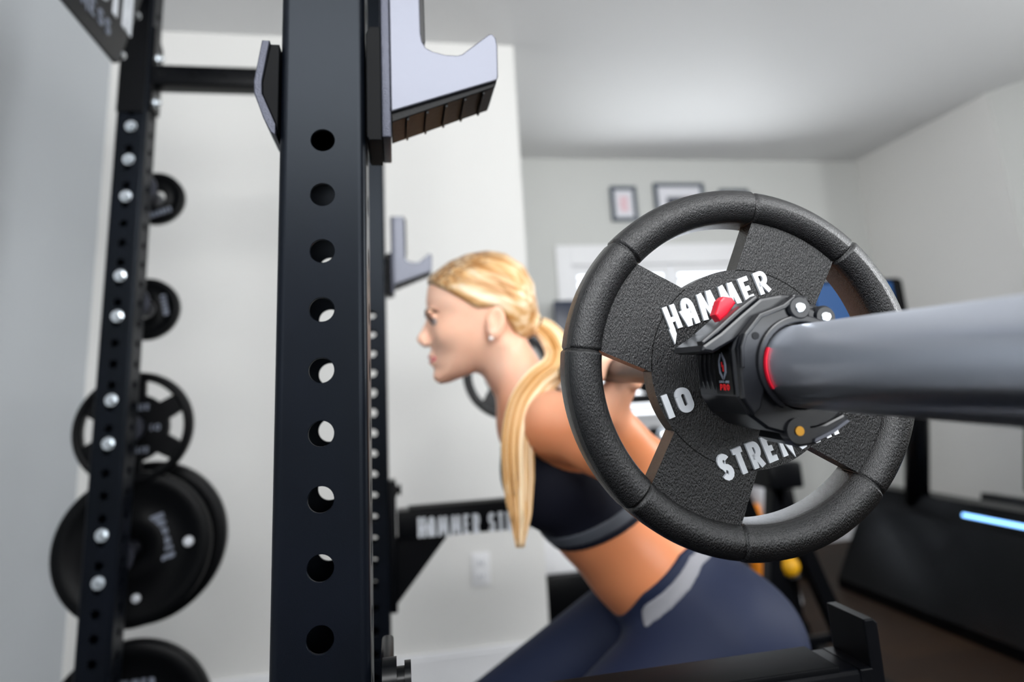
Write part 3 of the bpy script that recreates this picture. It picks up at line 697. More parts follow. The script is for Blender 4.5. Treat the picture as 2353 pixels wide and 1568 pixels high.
# ------------------------------------------------------------------ plates on the storage pegs
def storage_plate(label, x, y, z, R, **kw):
    o = thing('weight_plate', label, 'weight plate', mw=Matrix.Translation((x, y, z)) @ Matrix(((1, 0, 0), (0, 0, -1), (0, 1, 0))).to_4x4(), group='plates stored on the rack pegs')
    plate_mesh_parts(o, R, .03, kw.get('n', 4), kw.get('rot', 10), R * kw.get('ri', .54), R * .8, kw.get('hi', 17), kw.get('ho', 25), bore=.0257, seams=False, bulge=R * kw.get('bl', .09), wf=.006, wbk=kw.get('wb', -.014), texmat=M['rubber2'])
    return o
def solid_plate(label, x, y, z, R, tex, rotdeg, tr0, tr1, sz, wb=-.02, dots=()):
    o = thing('weight_plate', label, 'weight plate', mw=Matrix.Translation((x, y, z)) @ Matrix(((1, 0, 0), (0, 0, -1), (0, 1, 0))).to_4x4(), group='plates stored on the rack pegs')
    b_ = R * .09
    prof = [(.0255, wb), (R - .004, wb), (R, wb + .004), (R, .004), (R - .003, .0075), (R * .84, .0095), (R * .80, .002), (R * .45, .000), (R * .42, .004), (.0255, .004)]
    MB().lathe(prof, n=80, closed=True).build('disc', M['rubber2'], o)
    rm = Matrix.Rotation(math.radians(rotdeg), 2)
    def fn(a_, b__, d_):
        q = rm @ Vector((a_, b__)); return (q.x, q.y, d_)
    letters(None, tex, -sz, sz, lambda x_: tr0, lambda x_: tr1, fn, .001, .0035, th=.2, new=lambda q, ch: q.build('letter', M['letter_grey'], o))
    for (dx, dy, r_) in dots:
        MB().lathe([(.0001, .0035), (r_, .0035), (r_ * .8, .006), (.0001, .006)], (dx, dy, 0), n=20).build('hole_dot', M['letter'], o)  # pale discs added in place of bright see-through holes
    return o
solid_plate('smallest black weight plate, topmost on the rear storage pegs', RX + .012, 1.345, 1.690, .0755, 'HAMMER', 20, -.052, -.036, .030)
solid_plate('small black weight plate, second from the top on the rear storage pegs', RX + .004, 1.345, 1.372, .0850, 'HAMMER', -78 + 180, -.056, -.042, .030)
q = storage_plate('black weight plate with see-through grip openings, middle of the rear storage pegs', RX - .008, 1.345, 1.055, .1465, n=6, rot=0, hi=13, ho=19, ri=.6, bl=.075)
for tx_, a0_, a1_, b0_, b1_ in (('HAMMER', -.038, .038, .046, .062), ('STRENGTH', -.042, .042, -.064, -.048), ('10', .040, .070, -.008, .008)):
    letters(None, tx_, a0_, a1_, lambda x: b0_, lambda x: b1_, XY, .006, .008, th=.2, new=lambda qq, ch: qq.build('letter', M['letter_grey'], q))
solid_plate('large thick black weight plate, fourth down on the rear storage pegs', RX + .006, 1.345, .757, .1870, 'HAMMER', -72, .060, .092, .060, wb=-.03, dots=((.135, .006, .013), (.018, -.118, .011)))
solid_plate('large black weight plate behind another, fourth down on the rear storage pegs', RX + .006, 1.430, .757, .2050, 'HAMMER', 40, .07, .10, .07, wb=-.03)
solid_plate('large black weight plate cut off by the picture bottom, lowest storage peg', RX + .02, 1.345, .345, .1950, 'HAMMER', 0, .08, .11, .06, wb=-.03)

# ------------------------------------------------------------------ wall outlet, pictures
def outlet():
    o = thing('wall_outlet', 'white wall outlet on the pale wall below the lettered safety arm', 'outlet', (.381, YW, .413))
    MB().bbox_bev(-.037, .037, -.007, 0, -.062, .062, .003).build('cover_plate', M['trim'], o)
    for s_ in (1, -1):
        f_ = MB().bbox_bev(-.017, .017, -.009, -.0065, s_ * .024 - .015, s_ * .024 + .015, .001).build('socket', M['trim'], o)
        MB().box(-.008, -.005, -.0095, -.0088, s_ * .024 - .006, s_ * .024 + .007).box(.005, .008, -.0095, -.0088, s_ * .024 - .006, s_ * .024 + .007).build('slot', M['socket'], f_)
outlet()
def picture(label, x0, x1, z0, z1, art, mw_):
    o = thing('picture_frame', label, 'picture', ((x0 + x1) / 2, 3.7, (z0 + z1) / 2), group='framed pictures on the far wall')
    hw, hh = (x1 - x0) / 2, (z1 - z0) / 2; t = .026
    fr = MB()
    for a_ in ((-hw, -hw + t, -hh, hh), (hw - t, hw, -hh, hh), (-hw + t, hw - t, hh - t, hh), (-hw + t, hw - t, -hh, -hh + t)):
        fr.bbox_bev(a_[0], a_[1], -.028, 0, a_[2], a_[3], .003)
    fr.build('frame', M['frame'], o)
    MB().box(-hw + t, hw - t, -.012, -.004, -hh + t, hh - t).build('mat_board', M['paper'], o)
    MB().box(-hw + mw_, hw - mw_, -.0135, -.0118, -hh + mw_ * 1.1, hh - mw_ * 1.1).build('print', art, o)
picture('small framed print with pink writing, leftmost on the far wall', 1.600, 1.795, 2.265, 2.525, M['pink'], .065)
picture('wide framed photograph with dark and orange tones, middle of the far wall', 1.935, 2.325, 2.250, 2.550, M['photo'], .095)
picture('framed picture whose top edge peeks over the near weight plate', 2.450, 2.680, 2.240, 2.505, M['pink'], .07)

# ------------------------------------------------------------------ mats on the floor
mt = MB().bbox_bev(-.95, 1.78, -.9, 2.18, 0.0, .014, .004).build('gym_mat', M['matfloor'], label='black rubber gym mat under the rack and the woman', category='mat')

# ------------------------------------------------------------------ background equipment
tm = thing('treadmill', 'black treadmill with blue light strip and blue screen by the right wall', 'treadmill', (2.9, 1.9, 0))
to = (-2.9, -1.9, 0)
def tb(mb, name, m, parent=tm, **kw): return off(mb, to).build(name, m, parent, **kw)
tb(MB().prism([(2.345, 0.0), (2.345, .05), (2.56, .40), (2.60, .495), (2.68, .50), (2.70, .34), (3.30, .34), (3.32, .40), (3.40, .39), (3.45, 0)], XZ, .55, 2.80, .004), 'base', M['plastic'])
tb(MB().bbox_bev(2.71, 3.29, .62, 2.75, .335, .355, .004), 'running_belt', M['rubber2'])
tb(MB().tube([(2.585, 1.35, .440), (2.585, 2.155, .440)], .011, n=14), 'light_strip', M['led'])
tb(MB().tube([(2.583, 1.35, .420), (2.583, 2.145, .420)], .009, n=12), 'light_diffuser', M['led2'])
for x_ in (2.62, 3.34):
    tb(MB().tube([(x_, 2.47, .44), (x_, 2.39, .78), (x_, 2.33, 1.06), (x_, 2.42, 1.20), (x_ + (.05 if x_ < 3 else -.05), 2.82, 1.36)], .055, n=16), 'post', M['plastic'])
    tb(MB().tube([(x_, 2.50, 1.05), (x_, 2.1, 1.04), (x_, 1.95, 1.0)], .02, n=12), 'handrail', M['plastic'])
tb(MB().bbox_bev(2.62, 3.30, 2.55, 2.86, 1.18, 1.30, .02), 'console', M['plastic'])
scr = tb(MB().bbox_bev(2.50, 3.145, 2.885, 2.92, 1.28, 1.665, .03, 5), 'screen_housing', M['plastic'])
off(MB().box(2.53, 3.06, 2.880, 2.886, 1.31, 1.640), to).build('display', M['screen'], scr, label='lit blue display')
tb(MB().bbox_bev(2.9, 3.0, 2.83, 2.90, 1.2, 1.5, .01), 'screen_bracket', M['plastic'])

# dumbbell rack with chrome dumbbells under the window
dr = thing('dumbbell_rack', 'black two-tier dumbbell rack in front of the far window', 'rack', (1.75, 3.2, 0))
do = (-1.75, -3.2, 0)
for x_ in (1.22, 2.30):
    off(MB().prism([(3.0, 0), (3.06, 0), (3.22, 1.18), (3.16, 1.18)], lambda a_, b_, d_: (d_, a_, b_), x_ - .025, x_ + .025, .002), do).build('side_frame', M['powder2'], dr)
    off(MB().bbox_bev(x_ - .03, x_ + .03, 2.95, 3.40, 0, .05, .005), do).build('foot', M['powder2'], dr)
for z_, y_ in ((.72, 3.10), (1.02, 3.16)):
    off(MB().bbox_bev(1.20, 2.32, y_ - .10, y_ - .06, z_ - .02, z_ + .015, .004).bbox_bev(1.20, 2.32, y_ + .06, y_ + .10, z_ + .0, z_ + .035, .004), do).build('shelf_rail', M['powder2'], dr)
def dumbbell(root):
    MB().cyl((0, -.06, 0), (0, .06, 0), .015, n=20).build('handle', M['chrome'], root)
    for s_ in (1, -1): MB().lathe([(.0001, s_ * .06), (.048, s_ * .06), (.052, s_ * .064), (.052, s_ * .112), (.046, s_ * .118), (.0001, s_ * .118)], axis='Y', n=24).build('head', M['chrome'] if s_ < 0 else M['rubber2'], root)
dd = None; names = ['leftmost', 'second from left', 'third from left', 'fourth from left', 'rightmost']
for t_, (z_, y_) in enumerate(((.72, 3.10), (1.02, 3.16))):
    for k_ in range(5):
        lb = 'chrome-ended dumbbell on the %s shelf of the dumbbell rack, %s' % (('lower', 'upper')[t_], names[k_])
        loc = (1.36 + .20 * k_, y_, z_ + .088)
        if dd is None:
            dd = thing('dumbbell', lb, 'dumbbell', loc, group='dumbbells on the far rack'); dumbbell(dd)
        else:
            d2 = dd.copy(); COL.objects.link(d2); d2.location = loc; d2['label'] = lb
            for ch in list(dd.children): c2 = ch.copy(); COL.objects.link(c2); c2.parent = d2
# dark panel in front of the window
tv = thing('flat_screen', 'dark navy flat screen standing before the shuttered window', 'screen', (1.45, 3.56, 0))
MB().bbox_bev(-.36, .30, -.02, .02, 1.30, 1.685, .008).build('panel', M['navy_panel'], tv)
MB().cyl((0, .03, .03), (0, .03, 1.45), .022, n=20).build('stand_pole', M['plastic'], tv)
MB().bbox_bev(-.22, .22, -.09, .10, 0, .03, .006).build('base', M['plastic'], tv)

# black A-frame stand behind the safety arm
af = thing('frame_stand', 'black steel A-frame stand on the floor behind the woman\'s hips', 'stand', (1.35, 1.75, 0))
def beam2(p0, p1, w_, t_=.03):
    p0, p1 = Vector(p0), Vector(p1); d = (p1 - p0).normalized(); s_ = Vector((0, 1, 0)); u = d.cross(s_).normalized()
    V = [p + u * (a_ * w_ / 2) + s_ * (b_ * t_ / 2) for p in (p0, p1) for a_, b_ in ((-1, -1), (1, -1), (1, 1), (-1, 1))]
    return MB().add(V, [(0, 1, 2, 3), (7, 6, 5, 4), (0, 4, 5, 1), (1, 5, 6, 2), (2, 6, 7, 3), (3, 7, 4, 0)])
ao = (-1.35, -1.75, 0)
off(beam2((1.20, 1.20, .94), (1.255, 1.20, .02), .055, .06), ao)
off(beam2((1.40, 1.70, .72), (1.275, 1.70, .026), .045, .05), ao).build('leg', M['powder2'], af)
off(beam2((1.40, 1.70, .72), (1.640, 1.70, .026), .050, .05), ao).build('leg', M['powder2'], af)
off(beam2((1.40, 2.00, .72), (1.275, 2.00, .026), .045, .05), ao).build('leg', M['powder2'], af)
off(beam2((1.40, 2.00, .72), (1.640, 2.00, .026), .050, .05), ao).build('leg', M['powder2'], af)
off(MB().bbox_bev(1.34, 1.47, 1.62, 2.08, .71, .80, .01), ao).build('top_beam', M['powder2'], af)
off(MB().bbox_bev(1.29, 1.62, 1.69, 1.71, .18, .21, .004), ao).build('spreader', M['powder2'], af)

# rolls leaning in the alcove
def roll(name, label, p0, p1, r, m, cat='roll'):
    p0, p1 = Vector(p0), Vector(p1)
    o = thing(name, label, cat, tuple(p0))
    MB().lathe([(.012, 0), (r - .01, 0), (r, .01), (r, (p1 - p0).length - .01), (r - .01, (p1 - p0).length), (.012, (p1 - p0).length)], M3=(p1 - p0).to_track_quat('Z', 'Y').to_matrix(), n=28).build('roll_body', m, o)
    return o
roll('foam_roller', 'orange foam roller seen through the lower opening of the near plate', (1.76, 2.50, .02), (1.765, 2.56, .50), .045, M['orange'], 'foam roller')
roll('foam_roller', 'pale grey foam roller leaning beside the orange one', (1.93, 2.56, .02), (1.83, 2.60, .62), .045, M['white_foam'], 'foam roller')
yb = thing('exercise_ball', 'small yellow ball on the floor beside the A-frame stand', 'ball', (1.80, 2.34, .0))
MB().sphere((0, 0, .26), .045, 24).build('ball', M['yellow'], yb)
MB().lathe([(.0001, 0), (.05, 0), (.05, .02), (.03, .03), (.03, .21), (.05, .22), (.0001, .22)], n=24).build('holder', M['plastic'], yb)
# cabinet and box by the wall end
cb = thing('storage_cabinet', 'low black cabinet standing just past the wall end', 'cabinet', (1.0, 2.62, 0))
MB().bbox_bev(-.335, .35, -.10, .30, .0, .275, .006).build('carcass', M['plastic'], cb)
MB().bbox_bev(-.32, .0, -.112, -.10, .02, .26, .003).build('door', M['plastic'], cb)
MB().bbox_bev(.008, .335, -.112, -.10, .02, .26, .003).build('door', M['plastic'], cb)
wb_ = thing('storage_box', 'white box on top of the low black cabinet', 'box', (.83, 2.66, .275))
MB().bbox_bev(-.15, .16, -.10, .12, .0, .16, .008).build('box_body', M['trim'], wb_)
MB().bbox_bev(-.155, .165, -.105, .125, .16, .185, .006).build('lid', M['trim'], wb_)

# ------------------------------------------------------------------ the woman (implicit surfaces -> meshes)
MIDW = BC + bz * (-.705)
def axis_grid(segs):
    a_ = [segs[0][0]]
    for (s0, s1, h) in segs:
        n = max(1, int(round((s1 - s0) / h))); a_ += list(s0 + (s1 - s0) * (np.arange(n) + 1) / n)
    return np.array(a_, np.float32)

class Field:
    def __init__(s, gx, gy, gz):
        s.gx, s.gy, s.gz = gx, gy, gz
        s.F = np.full((len(gx), len(gy), len(gz)), 1.0, np.float32)
    def sub(s, lo, hi, m=.03):
        r = []
        for g_, a_, b_ in ((s.gx, lo[0], hi[0]), (s.gy, lo[1], hi[1]), (s.gz, lo[2], hi[2])):
            i0 = max(0, np.searchsorted(g_, a_ - m) - 1); i1 = min(len(g_), np.searchsorted(g_, b_ + m) + 1); r.append(slice(i0, i1))
        return tuple(r)
    def grids(s, sl): return s.gx[sl[0]][:, None, None], s.gy[sl[1]][None, :, None], s.gz[sl[2]][None, None, :]
    def smin(s, sl, d, k):
        a_ = s.F[sl]; h = np.maximum(k - np.abs(a_ - d), 0) / k
        s.F[sl] = np.minimum(a_, d) - h * h * k * .25
    def smax(s, sl, d, k):
        a_ = s.F[sl]; h = np.maximum(k - np.abs(a_ - d), 0) / k
        s.F[sl] = np.maximum(a_, d) + h * h * k * .25
    def cone(s, a_, b_, ra, rb, k=.02, za=1.0, zb=1.0):
        """round cone, lateral (z) stretched by za..zb about the centre line"""
        m = k + .03; rm = max(ra, rb); sc = max(za, zb)
        lo = [min(a_[i], b_[i]) - rm * (sc if i == 2 else 1) for i in range(3)]; hi = [max(a_[i], b_[i]) + rm * (sc if i == 2 else 1) for i in range(3)]
        sl = s.sub(lo, hi, m); X, Y, Z = s.grids(sl)
        dx, dy, dz = b_[0] - a_[0], b_[1] - a_[1], b_[2] - a_[2]
        L2 = dx * dx + dy * dy + (dz * dz if za == zb == 1 else 0) + 1e-12
        t = ((X - a_[0]) * dx + (Y - a_[1]) * dy + ((Z - a_[2]) * dz if za == zb == 1 else 0)) / L2
        t = np.clip(t, 0, 1); zs = za + (zb - za) * t
        d = np.sqrt((X - a_[0] - t * dx) ** 2 + (Y - a_[1] - t * dy) ** 2 + ((Z - a_[2] - t * dz) / zs) ** 2) - (ra + (rb - ra) * t)
        s.smin(sl, d.astype(np.float32), k)
    def ell(s, c_, r, k=.02, rotz=0.0, sub=False):
        rm = max(r); sl = s.sub([c_[i] - rm for i in range(3)], [c_[i] + rm for i in range(3)], k + .02); X, Y, Z = s.grids(sl)
        X, Y, Z = X - c_[0], Y - c_[1], Z - c_[2]
        if rotz:
            cc, ss = math.cos(rotz), math.sin(rotz); X, Y = X * cc + Y * ss, -X * ss + Y * cc
        q = np.sqrt((X / r[0]) ** 2 + (Y / r[1]) ** 2 + (Z / r[2]) ** 2); g_ = np.sqrt((X / r[0] ** 2) ** 2 + (Y / r[1] ** 2) ** 2 + (Z / r[2] ** 2) ** 2) + 1e-6
        d = (q * (q - 1) / g_).astype(np.float32)
        if sub: s.smax(sl, -d, k)
        else: s.smin(sl, d, k)

def surface_nets(F, gx, gy, gz):
    F = F.astype(np.float32); ins = F < 0
    nx, ny, nz = F.shape
    cnt = np.zeros((nx - 1, ny - 1, nz - 1), np.int8)
    for i in (0, 1):
        for j in (0, 1):
            for k in (0, 1): cnt += ins[i:nx - 1 + i, j:ny - 1 + j, k:nz - 1 + k]
    act = (cnt > 0) & (cnt < 8)
    I, J, K = np.nonzero(act)
    idx = -np.ones(act.shape, np.int32); idx[I, J, K] = np.arange(len(I))
    P = np.zeros((len(I), 3)); W = np.zeros(len(I))
    co = [(i, j, k) for i in (0, 1) for j in (0, 1) for k in (0, 1)]
    for a_ in co:
        for ax_ in range(3):
            if a_[ax_] == 1: continue
            b_ = list(a_); b_[ax_] = 1
            fa = F[I + a_[0], J + a_[1], K + a_[2]]; fb = F[I + b_[0], J + b_[1], K + b_[2]]
            m_ = (fa < 0) != (fb < 0); t = np.where(m_, fa / np.where(m_, fa - fb, 1), 0)
            pa = np.stack([gx[I + a_[0]], gy[J + a_[1]], gz[K + a_[2]]], 1); pb = np.stack([gx[I + b_[0]], gy[J + b_[1]], gz[K + b_[2]]], 1)
            P += np.where(m_[:, None], pa + (pb - pa) * t[:, None], 0); W += m_
    P /= W[:, None]
    Q = []
    for ax_ in range(3):
        sl0 = [slice(1, -1)] * 3; sl0[ax_] = slice(0, -1); sl1 = list(sl0); sl1[ax_] = slice(1, None)
        a_ = ins[tuple(sl0)]; b_ = ins[tuple(sl1)]
        i, j, k = np.nonzero(a_ != b_); fl = a_[i, j, k]
        base_ = [i, j, k]
        for q_ in range(3):
            if q_ != ax_: base_[q_] = base_[q_] + 1
        o1, o2 = [(1, 2), (2, 0), (0, 1)][ax_]
        def cell(d1, d2):
            c_ = [base_[0].copy(), base_[1].copy(), base_[2].copy()]; c_[o1] = c_[o1] - d1; c_[o2] = c_[o2] - d2
            return idx[c_[0], c_[1], c_[2]]
        q_ = np.stack([cell(1, 1), cell(0, 1), cell(0, 0), cell(1, 0)], 1)
        q_ = np.where(fl[:, None], q_, q_[:, ::-1]); Q.append(q_)
    Q = np.concatenate(Q); Q = Q[(Q >= 0).all(1)]
    return P, Q
def np_mesh(name, P, Q, m, parent, root_off, relax=1, **props):
    # light laplacian relax
    for _ in range(relax):
        acc = np.zeros_like(P); c_ = np.zeros(len(P))
        for a_, b_ in ((0, 1), (1, 2), (2, 3), (3, 0)):
            np.add.at(acc, Q[:, a_], P[Q[:, b_]]); np.add.at(acc, Q[:, b_], P[Q[:, a_]]); np.add.at(c_, Q[:, a_], 1); np.add.at(c_, Q[:, b_], 1)
        P = P * .5 + .5 * acc / np.maximum(c_, 1)[:, None]
    me = bpy.data.meshes.new(name); me.from_pydata((P - np.array(root_off)).tolist(), [], Q.tolist()); me.update()
    me.polygons.foreach_set('use_smooth', [True] * len(me.polygons)); me.materials.append(m)
    o = bpy.data.objects.new(name, me); COL.objects.link(o); o.parent = parent
    for k, v in props.items(): o[k] = v
    return o

gx = axis_grid([(-.32, -.25, .007), (-.25, .075, .003), (.075, .42, .007)])
gy = axis_grid([(-1.14, -.12, .008), (-.12, .235, .003)])
gz = axis_grid([(-.43, -.30, .0034), (-.30, -.09, .007), (-.09, .09, .003), (.09, .30, .007), (.30, .43, .0034)])
Fd = Field(gx, gy, gz)
# torso chain
def torso(Fd):
    Fd.cone((-.044, -.092, 0), (-.002, -.172, 0), .066, .088, .02, 1.90, 1.50)
    Fd.cone((-.002, -.172, 0), (.062, -.248, 0), .088, .084, .03, 1.50, 1.32)
    Fd.cone((.062, -.248, 0), (.125, -.320, 0), .084, .090, .03, 1.32, 1.35)
    Fd.cone((.125, -.320, 0), (.205, -.400, 0), .090, .104, .03, 1.35, 1.55)
    for s_ in (1, -1):
        Fd.ell((-.048, -.182, .062 * s_), (.046, .055, .055), .03)          # bust
        Fd.ell((.262, -.452, .080 * s_), (.098, .108, .092), .04)          # glutes
        Fd.cone((-.040, -.055, .03 * s_), (-.034, -.076, .135 * s_), .038, .042, .03)   # traps / shoulder girdle
torso(Fd)
torso_only = Fd.F.copy()
for s_ in (1, -1):
    # legs
    Fd.cone((.200, -.435, .095 * s_), (-.160, -.635, .150 * s_), .094, .060, .035)
    Fd.cone((-.160, -.635, .150 * s_), (-.105, -.78, .145 * s_), .058, .055, .02)
    Fd.cone((-.105, -.78, .145 * s_), (-.040, -1.03, .140 * s_), .055, .034, .02)
legs_body = Fd.F.copy()
for s_ in (1, -1):
    # arms : shoulder, elbow, wrist
    Fd.cone((-.032, -.080, .150 * s_), (.010, -.108, .198 * s_), .045, .036, .03)
    Fd.cone((.010, -.108, .198 * s_), (.084, -.166, .272 * s_), .036, .033, .02)
    Fd.cone((.088, -.176, .274 * s_), (.050, -.128, .312 * s_), .034, .037, .015)
    Fd.cone((.050, -.128, .312 * s_), (-.010, -.050, .356 * s_), .037, .024, .015)
    # hand : palm below the bar, fingers curling over it, thumb from the inner side
    Fd.cone((-.010, -.050, .358 * s_), (.010, -.018, .366 * s_), .022, .018, .012, 1.2, 1.7)
    for q_, (lz, r_) in enumerate(((.395, .0088), (.377, .0092), (.358, .0094), (.340, .0088))):
        ln = (.95, 1.0, 1.02, .92)[q_]; R_ = .0235
        pts = [(.018, -.016), (.026, .004), (.017, .0195), (-.004, .0238 * ln), (-.020, .012), (-.0245, -.006 * ln)]
        for u_, v_ in zip(pts[:-1], pts[1:]):
            Fd.cone((u_[0], u_[1], lz * s_), (v_[0], v_[1], (lz - .001) * s_), r_, r_ * .93, .003)
    th = [(.012, -.030, .345), (-.010, -.028, .325), (-.024, -.012, .322), (-.022, .006, .322)]
    for u_, v_ in zip(th[:-1], th[1:]): Fd.cone((u_[0], u_[1], u_[2] * s_), (v_[0], v_[1], v_[2] * s_), .0115, .0098, .004)
# neck
Fd.cone((-.105, .055, 0), (-.045, -.052, 0), .050, .050, .03)
for s_ in (1, -1): Fd.cone((-.095, .050, .050 * s_), (-.088, -.085, .012 * s_), .010, .009, .02)   # neck tendon
# head : inflated side profile
prof = np.array([(-.115, .216), (-.085, .210), (-.055, .188), (-.038, .155), (-.036, .118), (-.045, .085), (-.065, .055), (-.085, .035), (-.11, .015), (-.143, .008), (-.165, -.001), (-.190, -.0085), (-.205, -.007), (-.2125, .002), (-.2125, .012), (-.2155, .019), (-.2175, .030), (-.219, .040), (-.2205, .052), (-.221, .075), (-.2205, .100), (-.2255, .117), (-.2265, .135), (-.223, .160), (-.213, .176), (-.181, .199), (-.150, .211)])
def poly_sd(px, py, V):
    d = np.full(np.broadcast(px, py).shape, 1e9); sgn = np.ones_like(d); n = len(V)
    for i in range(n):
        a_, b_ = V[i], V[i - 1]; ex, ey = b_[0] - a_[0], b_[1] - a_[1]; wx_, wy_ = px - a_[0], py - a_[1]
        t = np.clip((wx_ * ex + wy_ * ey) / (ex * ex + ey * ey), 0, 1); d = np.minimum(d, (wx_ - ex * t) ** 2 + (wy_ - ey * t) ** 2)
        c1 = py >= a_[1]; c2 = py < b_[1]; c3 = ex * wy_ > ey * wx_
        sgn = np.where((c1 & c2 & c3) | (~c1 & ~c2 & ~c3), -sgn, sgn)
    return sgn * np.sqrt(d)
def sst(x, a_, b_):
    t = np.clip((x - a_) / (b_ - a_), 0, 1); return t * t * (3 - 2 * t)
def head_field(Fd, sl):
    X, Y, Z = Fd.grids(sl); x2, y2 = X[:, :, 0] + 0 * Y[:, :, 0], Y[:, :, 0] + 0 * X[:, :, 0]
    d = -poly_sd(x2, y2, prof)
    W = .049 + .026 * sst(y2, -.01, .13) ; W = W * (1 - .20 * sst(-x2, .145, .225))
    W = W * (1 - .05 * sst(y2, .15, .22))
    D = .052
    u = np.maximum(0, (D - d) / D)[:, :, None]; v = np.abs(Z) / W[:, :, None]
    return ((np.sqrt(u * u + v * v + 1e-9) - 1) * .052).astype(np.float32)
slh = Fd.sub((-.25, -.03, -.085), (-.02, .235, .085), .02)
hf = head_field(Fd, slh)
Fd.smin(slh, hf, .018)
for s_ in (1, -1):
    Fd.ell((-.186, .074, .040 * s_), (.022, .016, .016), .03)             # cheekbone
    Fd.ell((-.2225, .0985, .0315 * s_), (.0105, .0095, .0150), .010, sub=True)   # eye socket
    Fd.ell((-.2205, .1130, .0280 * s_), (.0070, .0045, .0180), .008)      # brow ridge
    Fd.ell((-.2275, .0610, .0110 * s_), (.0085, .0060, .0060), .006)      # nostril wing
    Fd.ell((-.2140, .1030, .0315 * s_), (.0060, .0045, .0140), .004)
    # ear
    Fd.ell((-.1120, .0880, .0760 * s_), (.0165, .0300, .0080), .004, rotz=-.22)
    Fd.ell((-.1130, .0900, .0845 * s_), (.0095, .0185, .0065), .003, rotz=-.22, sub=True)
    Fd.ell((-.1200, .0860, .0800 * s_), (.0040, .0060, .0040), .003)
Fd.cone((-.2200, .101, 0), (-.2345, .0690, 0), .0065, .0085, .010)
Fd.cone((-.2345, .0690, 0), (-.2290, .0610, 0), .0085, .0070, .006)
Fd.cone((-.2195, .0395, -.012), (-.2195, .0395, .012), .0040, .0040, .008)
Fd.ell((-.2175, .0275, 0), (.0065, .0060, .0140), .008)
Fd.ell((-.2050, .0030, 0), (.0120, .0105, .0150), .012)
P, Q = surface_nets(Fd.F, gx, gy, gz)
RO = (0.0, -1.105, 0.0)
wroot = Matrix.Translation(MIDW + by * RO[1]) @ B3.to_4x4()
her = thing('person', 'woman with a long blond ponytail in navy sportswear, squatting with a barbell on her back', 'person', mw=wroot)
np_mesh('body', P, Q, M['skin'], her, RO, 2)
bodyF = Fd.F
GX, GY, GZ = gx[:, None, None], gy[None, :, None], gz[None, None, :]
def crop(F, lo, hi):
    sl = Fd.sub(lo, hi, 0); return F[sl], gx[sl[0]], gy[sl[1]], gz[sl[2]]
def smx(a_, b_, k=.006):
    h = np.maximum(k - np.abs(a_ - b_), 0) / k; return np.maximum(a_, b_) + h * h * k * .25
def cloth(name, base_, offv, regions, lo, hi, m, **kw):
    F, cx, cy, cz_ = crop(base_, lo, hi)
    X, Y, Z = cx[:, None, None], cy[None, :, None], cz_[None, None, :]
    # refine the field so that hems come out clean
    def fine(c_): return np.linspace(c_[0], c_[-1], int((c_[-1] - c_[0]) / .0034) + 1).astype(np.float32)
    for ax_, c_ in ((0, cx), (1, cy), (2, cz_)):
        f_ = fine(c_); i_ = np.clip(np.searchsorted(c_, f_) - 1, 0, len(c_) - 2); t_ = (f_ - c_[i_]) / (c_[i_ + 1] - c_[i_])
        sh_ = [1, 1, 1]; sh_[ax_] = -1; t_ = t_.reshape(sh_).astype(np.float32)
        F = np.take(F, i_, ax_) * (1 - t_) + np.take(F, i_ + 1, ax_) * t_
    cx, cy, cz_ = fine(cx), fine(cy), fine(cz_)
    X, Y, Z = cx[:, None, None], cy[None, :, None], cz_[None, None, :]
    F = F - offv
    for r_ in regions: F = smx(F, r_(X, Y, Z).astype(np.float32), .003)
    P, Q = surface_nets(F, cx, cy, cz_)
    return np_mesh(name, P, Q, m, her, RO, 1, **kw)
# leggings : below waistband plane
wv = lambda X, Y, Z: .625 * (X - .070) - .78 * (Y + .357) - .035 * np.clip(1 - (Z / .12) ** 2, 0, 1)
pl_w = lambda X, Y, Z: np.minimum(-wv(X, Y, Z), Y + .404)
def band(n0, n1): return [lambda X, Y, Z: n0 - wv(X, Y, Z), lambda X, Y, Z: wv(X, Y, Z) - n1]
cloth('leggings', legs_body, .0035, [pl_w], (-.30, -1.0, -.30), (.42, -.15, .30), M['navy'])
cloth('waistband', legs_body, .0050, band(.013, .038) + [lambda X, Y, Z: -(Y + .455) + 0 * X + 0 * Z, lambda X, Y, Z: (.088 - X) + 0 * Y + 0 * Z], (-.1, -.6, -.26), (.42, -.15, .26), M['band'], label='grey striped waistband')
# sports bra
bra_lo = lambda X, Y, Z: (.42 * (X + .052) - .907 * (Y + .306)) + 0 * Z     # keep above band line
def arm_cut(X, Y, Z):
    c_ = .081 - np.sqrt((X - .006) ** 2 + (Y + .072) ** 2); return np.minimum(c_, (np.abs(Z) - .090) / 1.0)
def neck_cut(X, Y, Z):
    c_ = .100 - np.sqrt((X + .135) ** 2 * .6 + (Y + .03) ** 2 + 0 * Z); return np.minimum(c_, (.066 - np.abs(Z)))
def back_cut(X, Y, Z):
    c_ = .075 - np.sqrt((X - .03) ** 2 + (Y + .03) ** 2 + 0 * Z); return np.minimum(c_, (.055 - np.abs(Z)))
cloth('sports_bra', torso_only, .0035, [bra_lo, arm_cut, neck_cut, back_cut, lambda X, Y, Z: (np.abs(Z) - .15) + 0 * X + 0 * Y], (-.22, -.34, -.22), (.16, .02, .22), M['black_fab'])
cloth('bra_band', torso_only, .0052, [lambda X, Y, Z: (.42 * (X + .052) - .907 * (Y + .306)) + .010 + 0 * Z, lambda X, Y, Z: -(.42 * (X + .052) - .907 * (Y + .306)) - .032 + 0 * Z], (-.22, -.34, -.22), (.20, -.1, .22), M['band2'], label='dark grey elastic band')
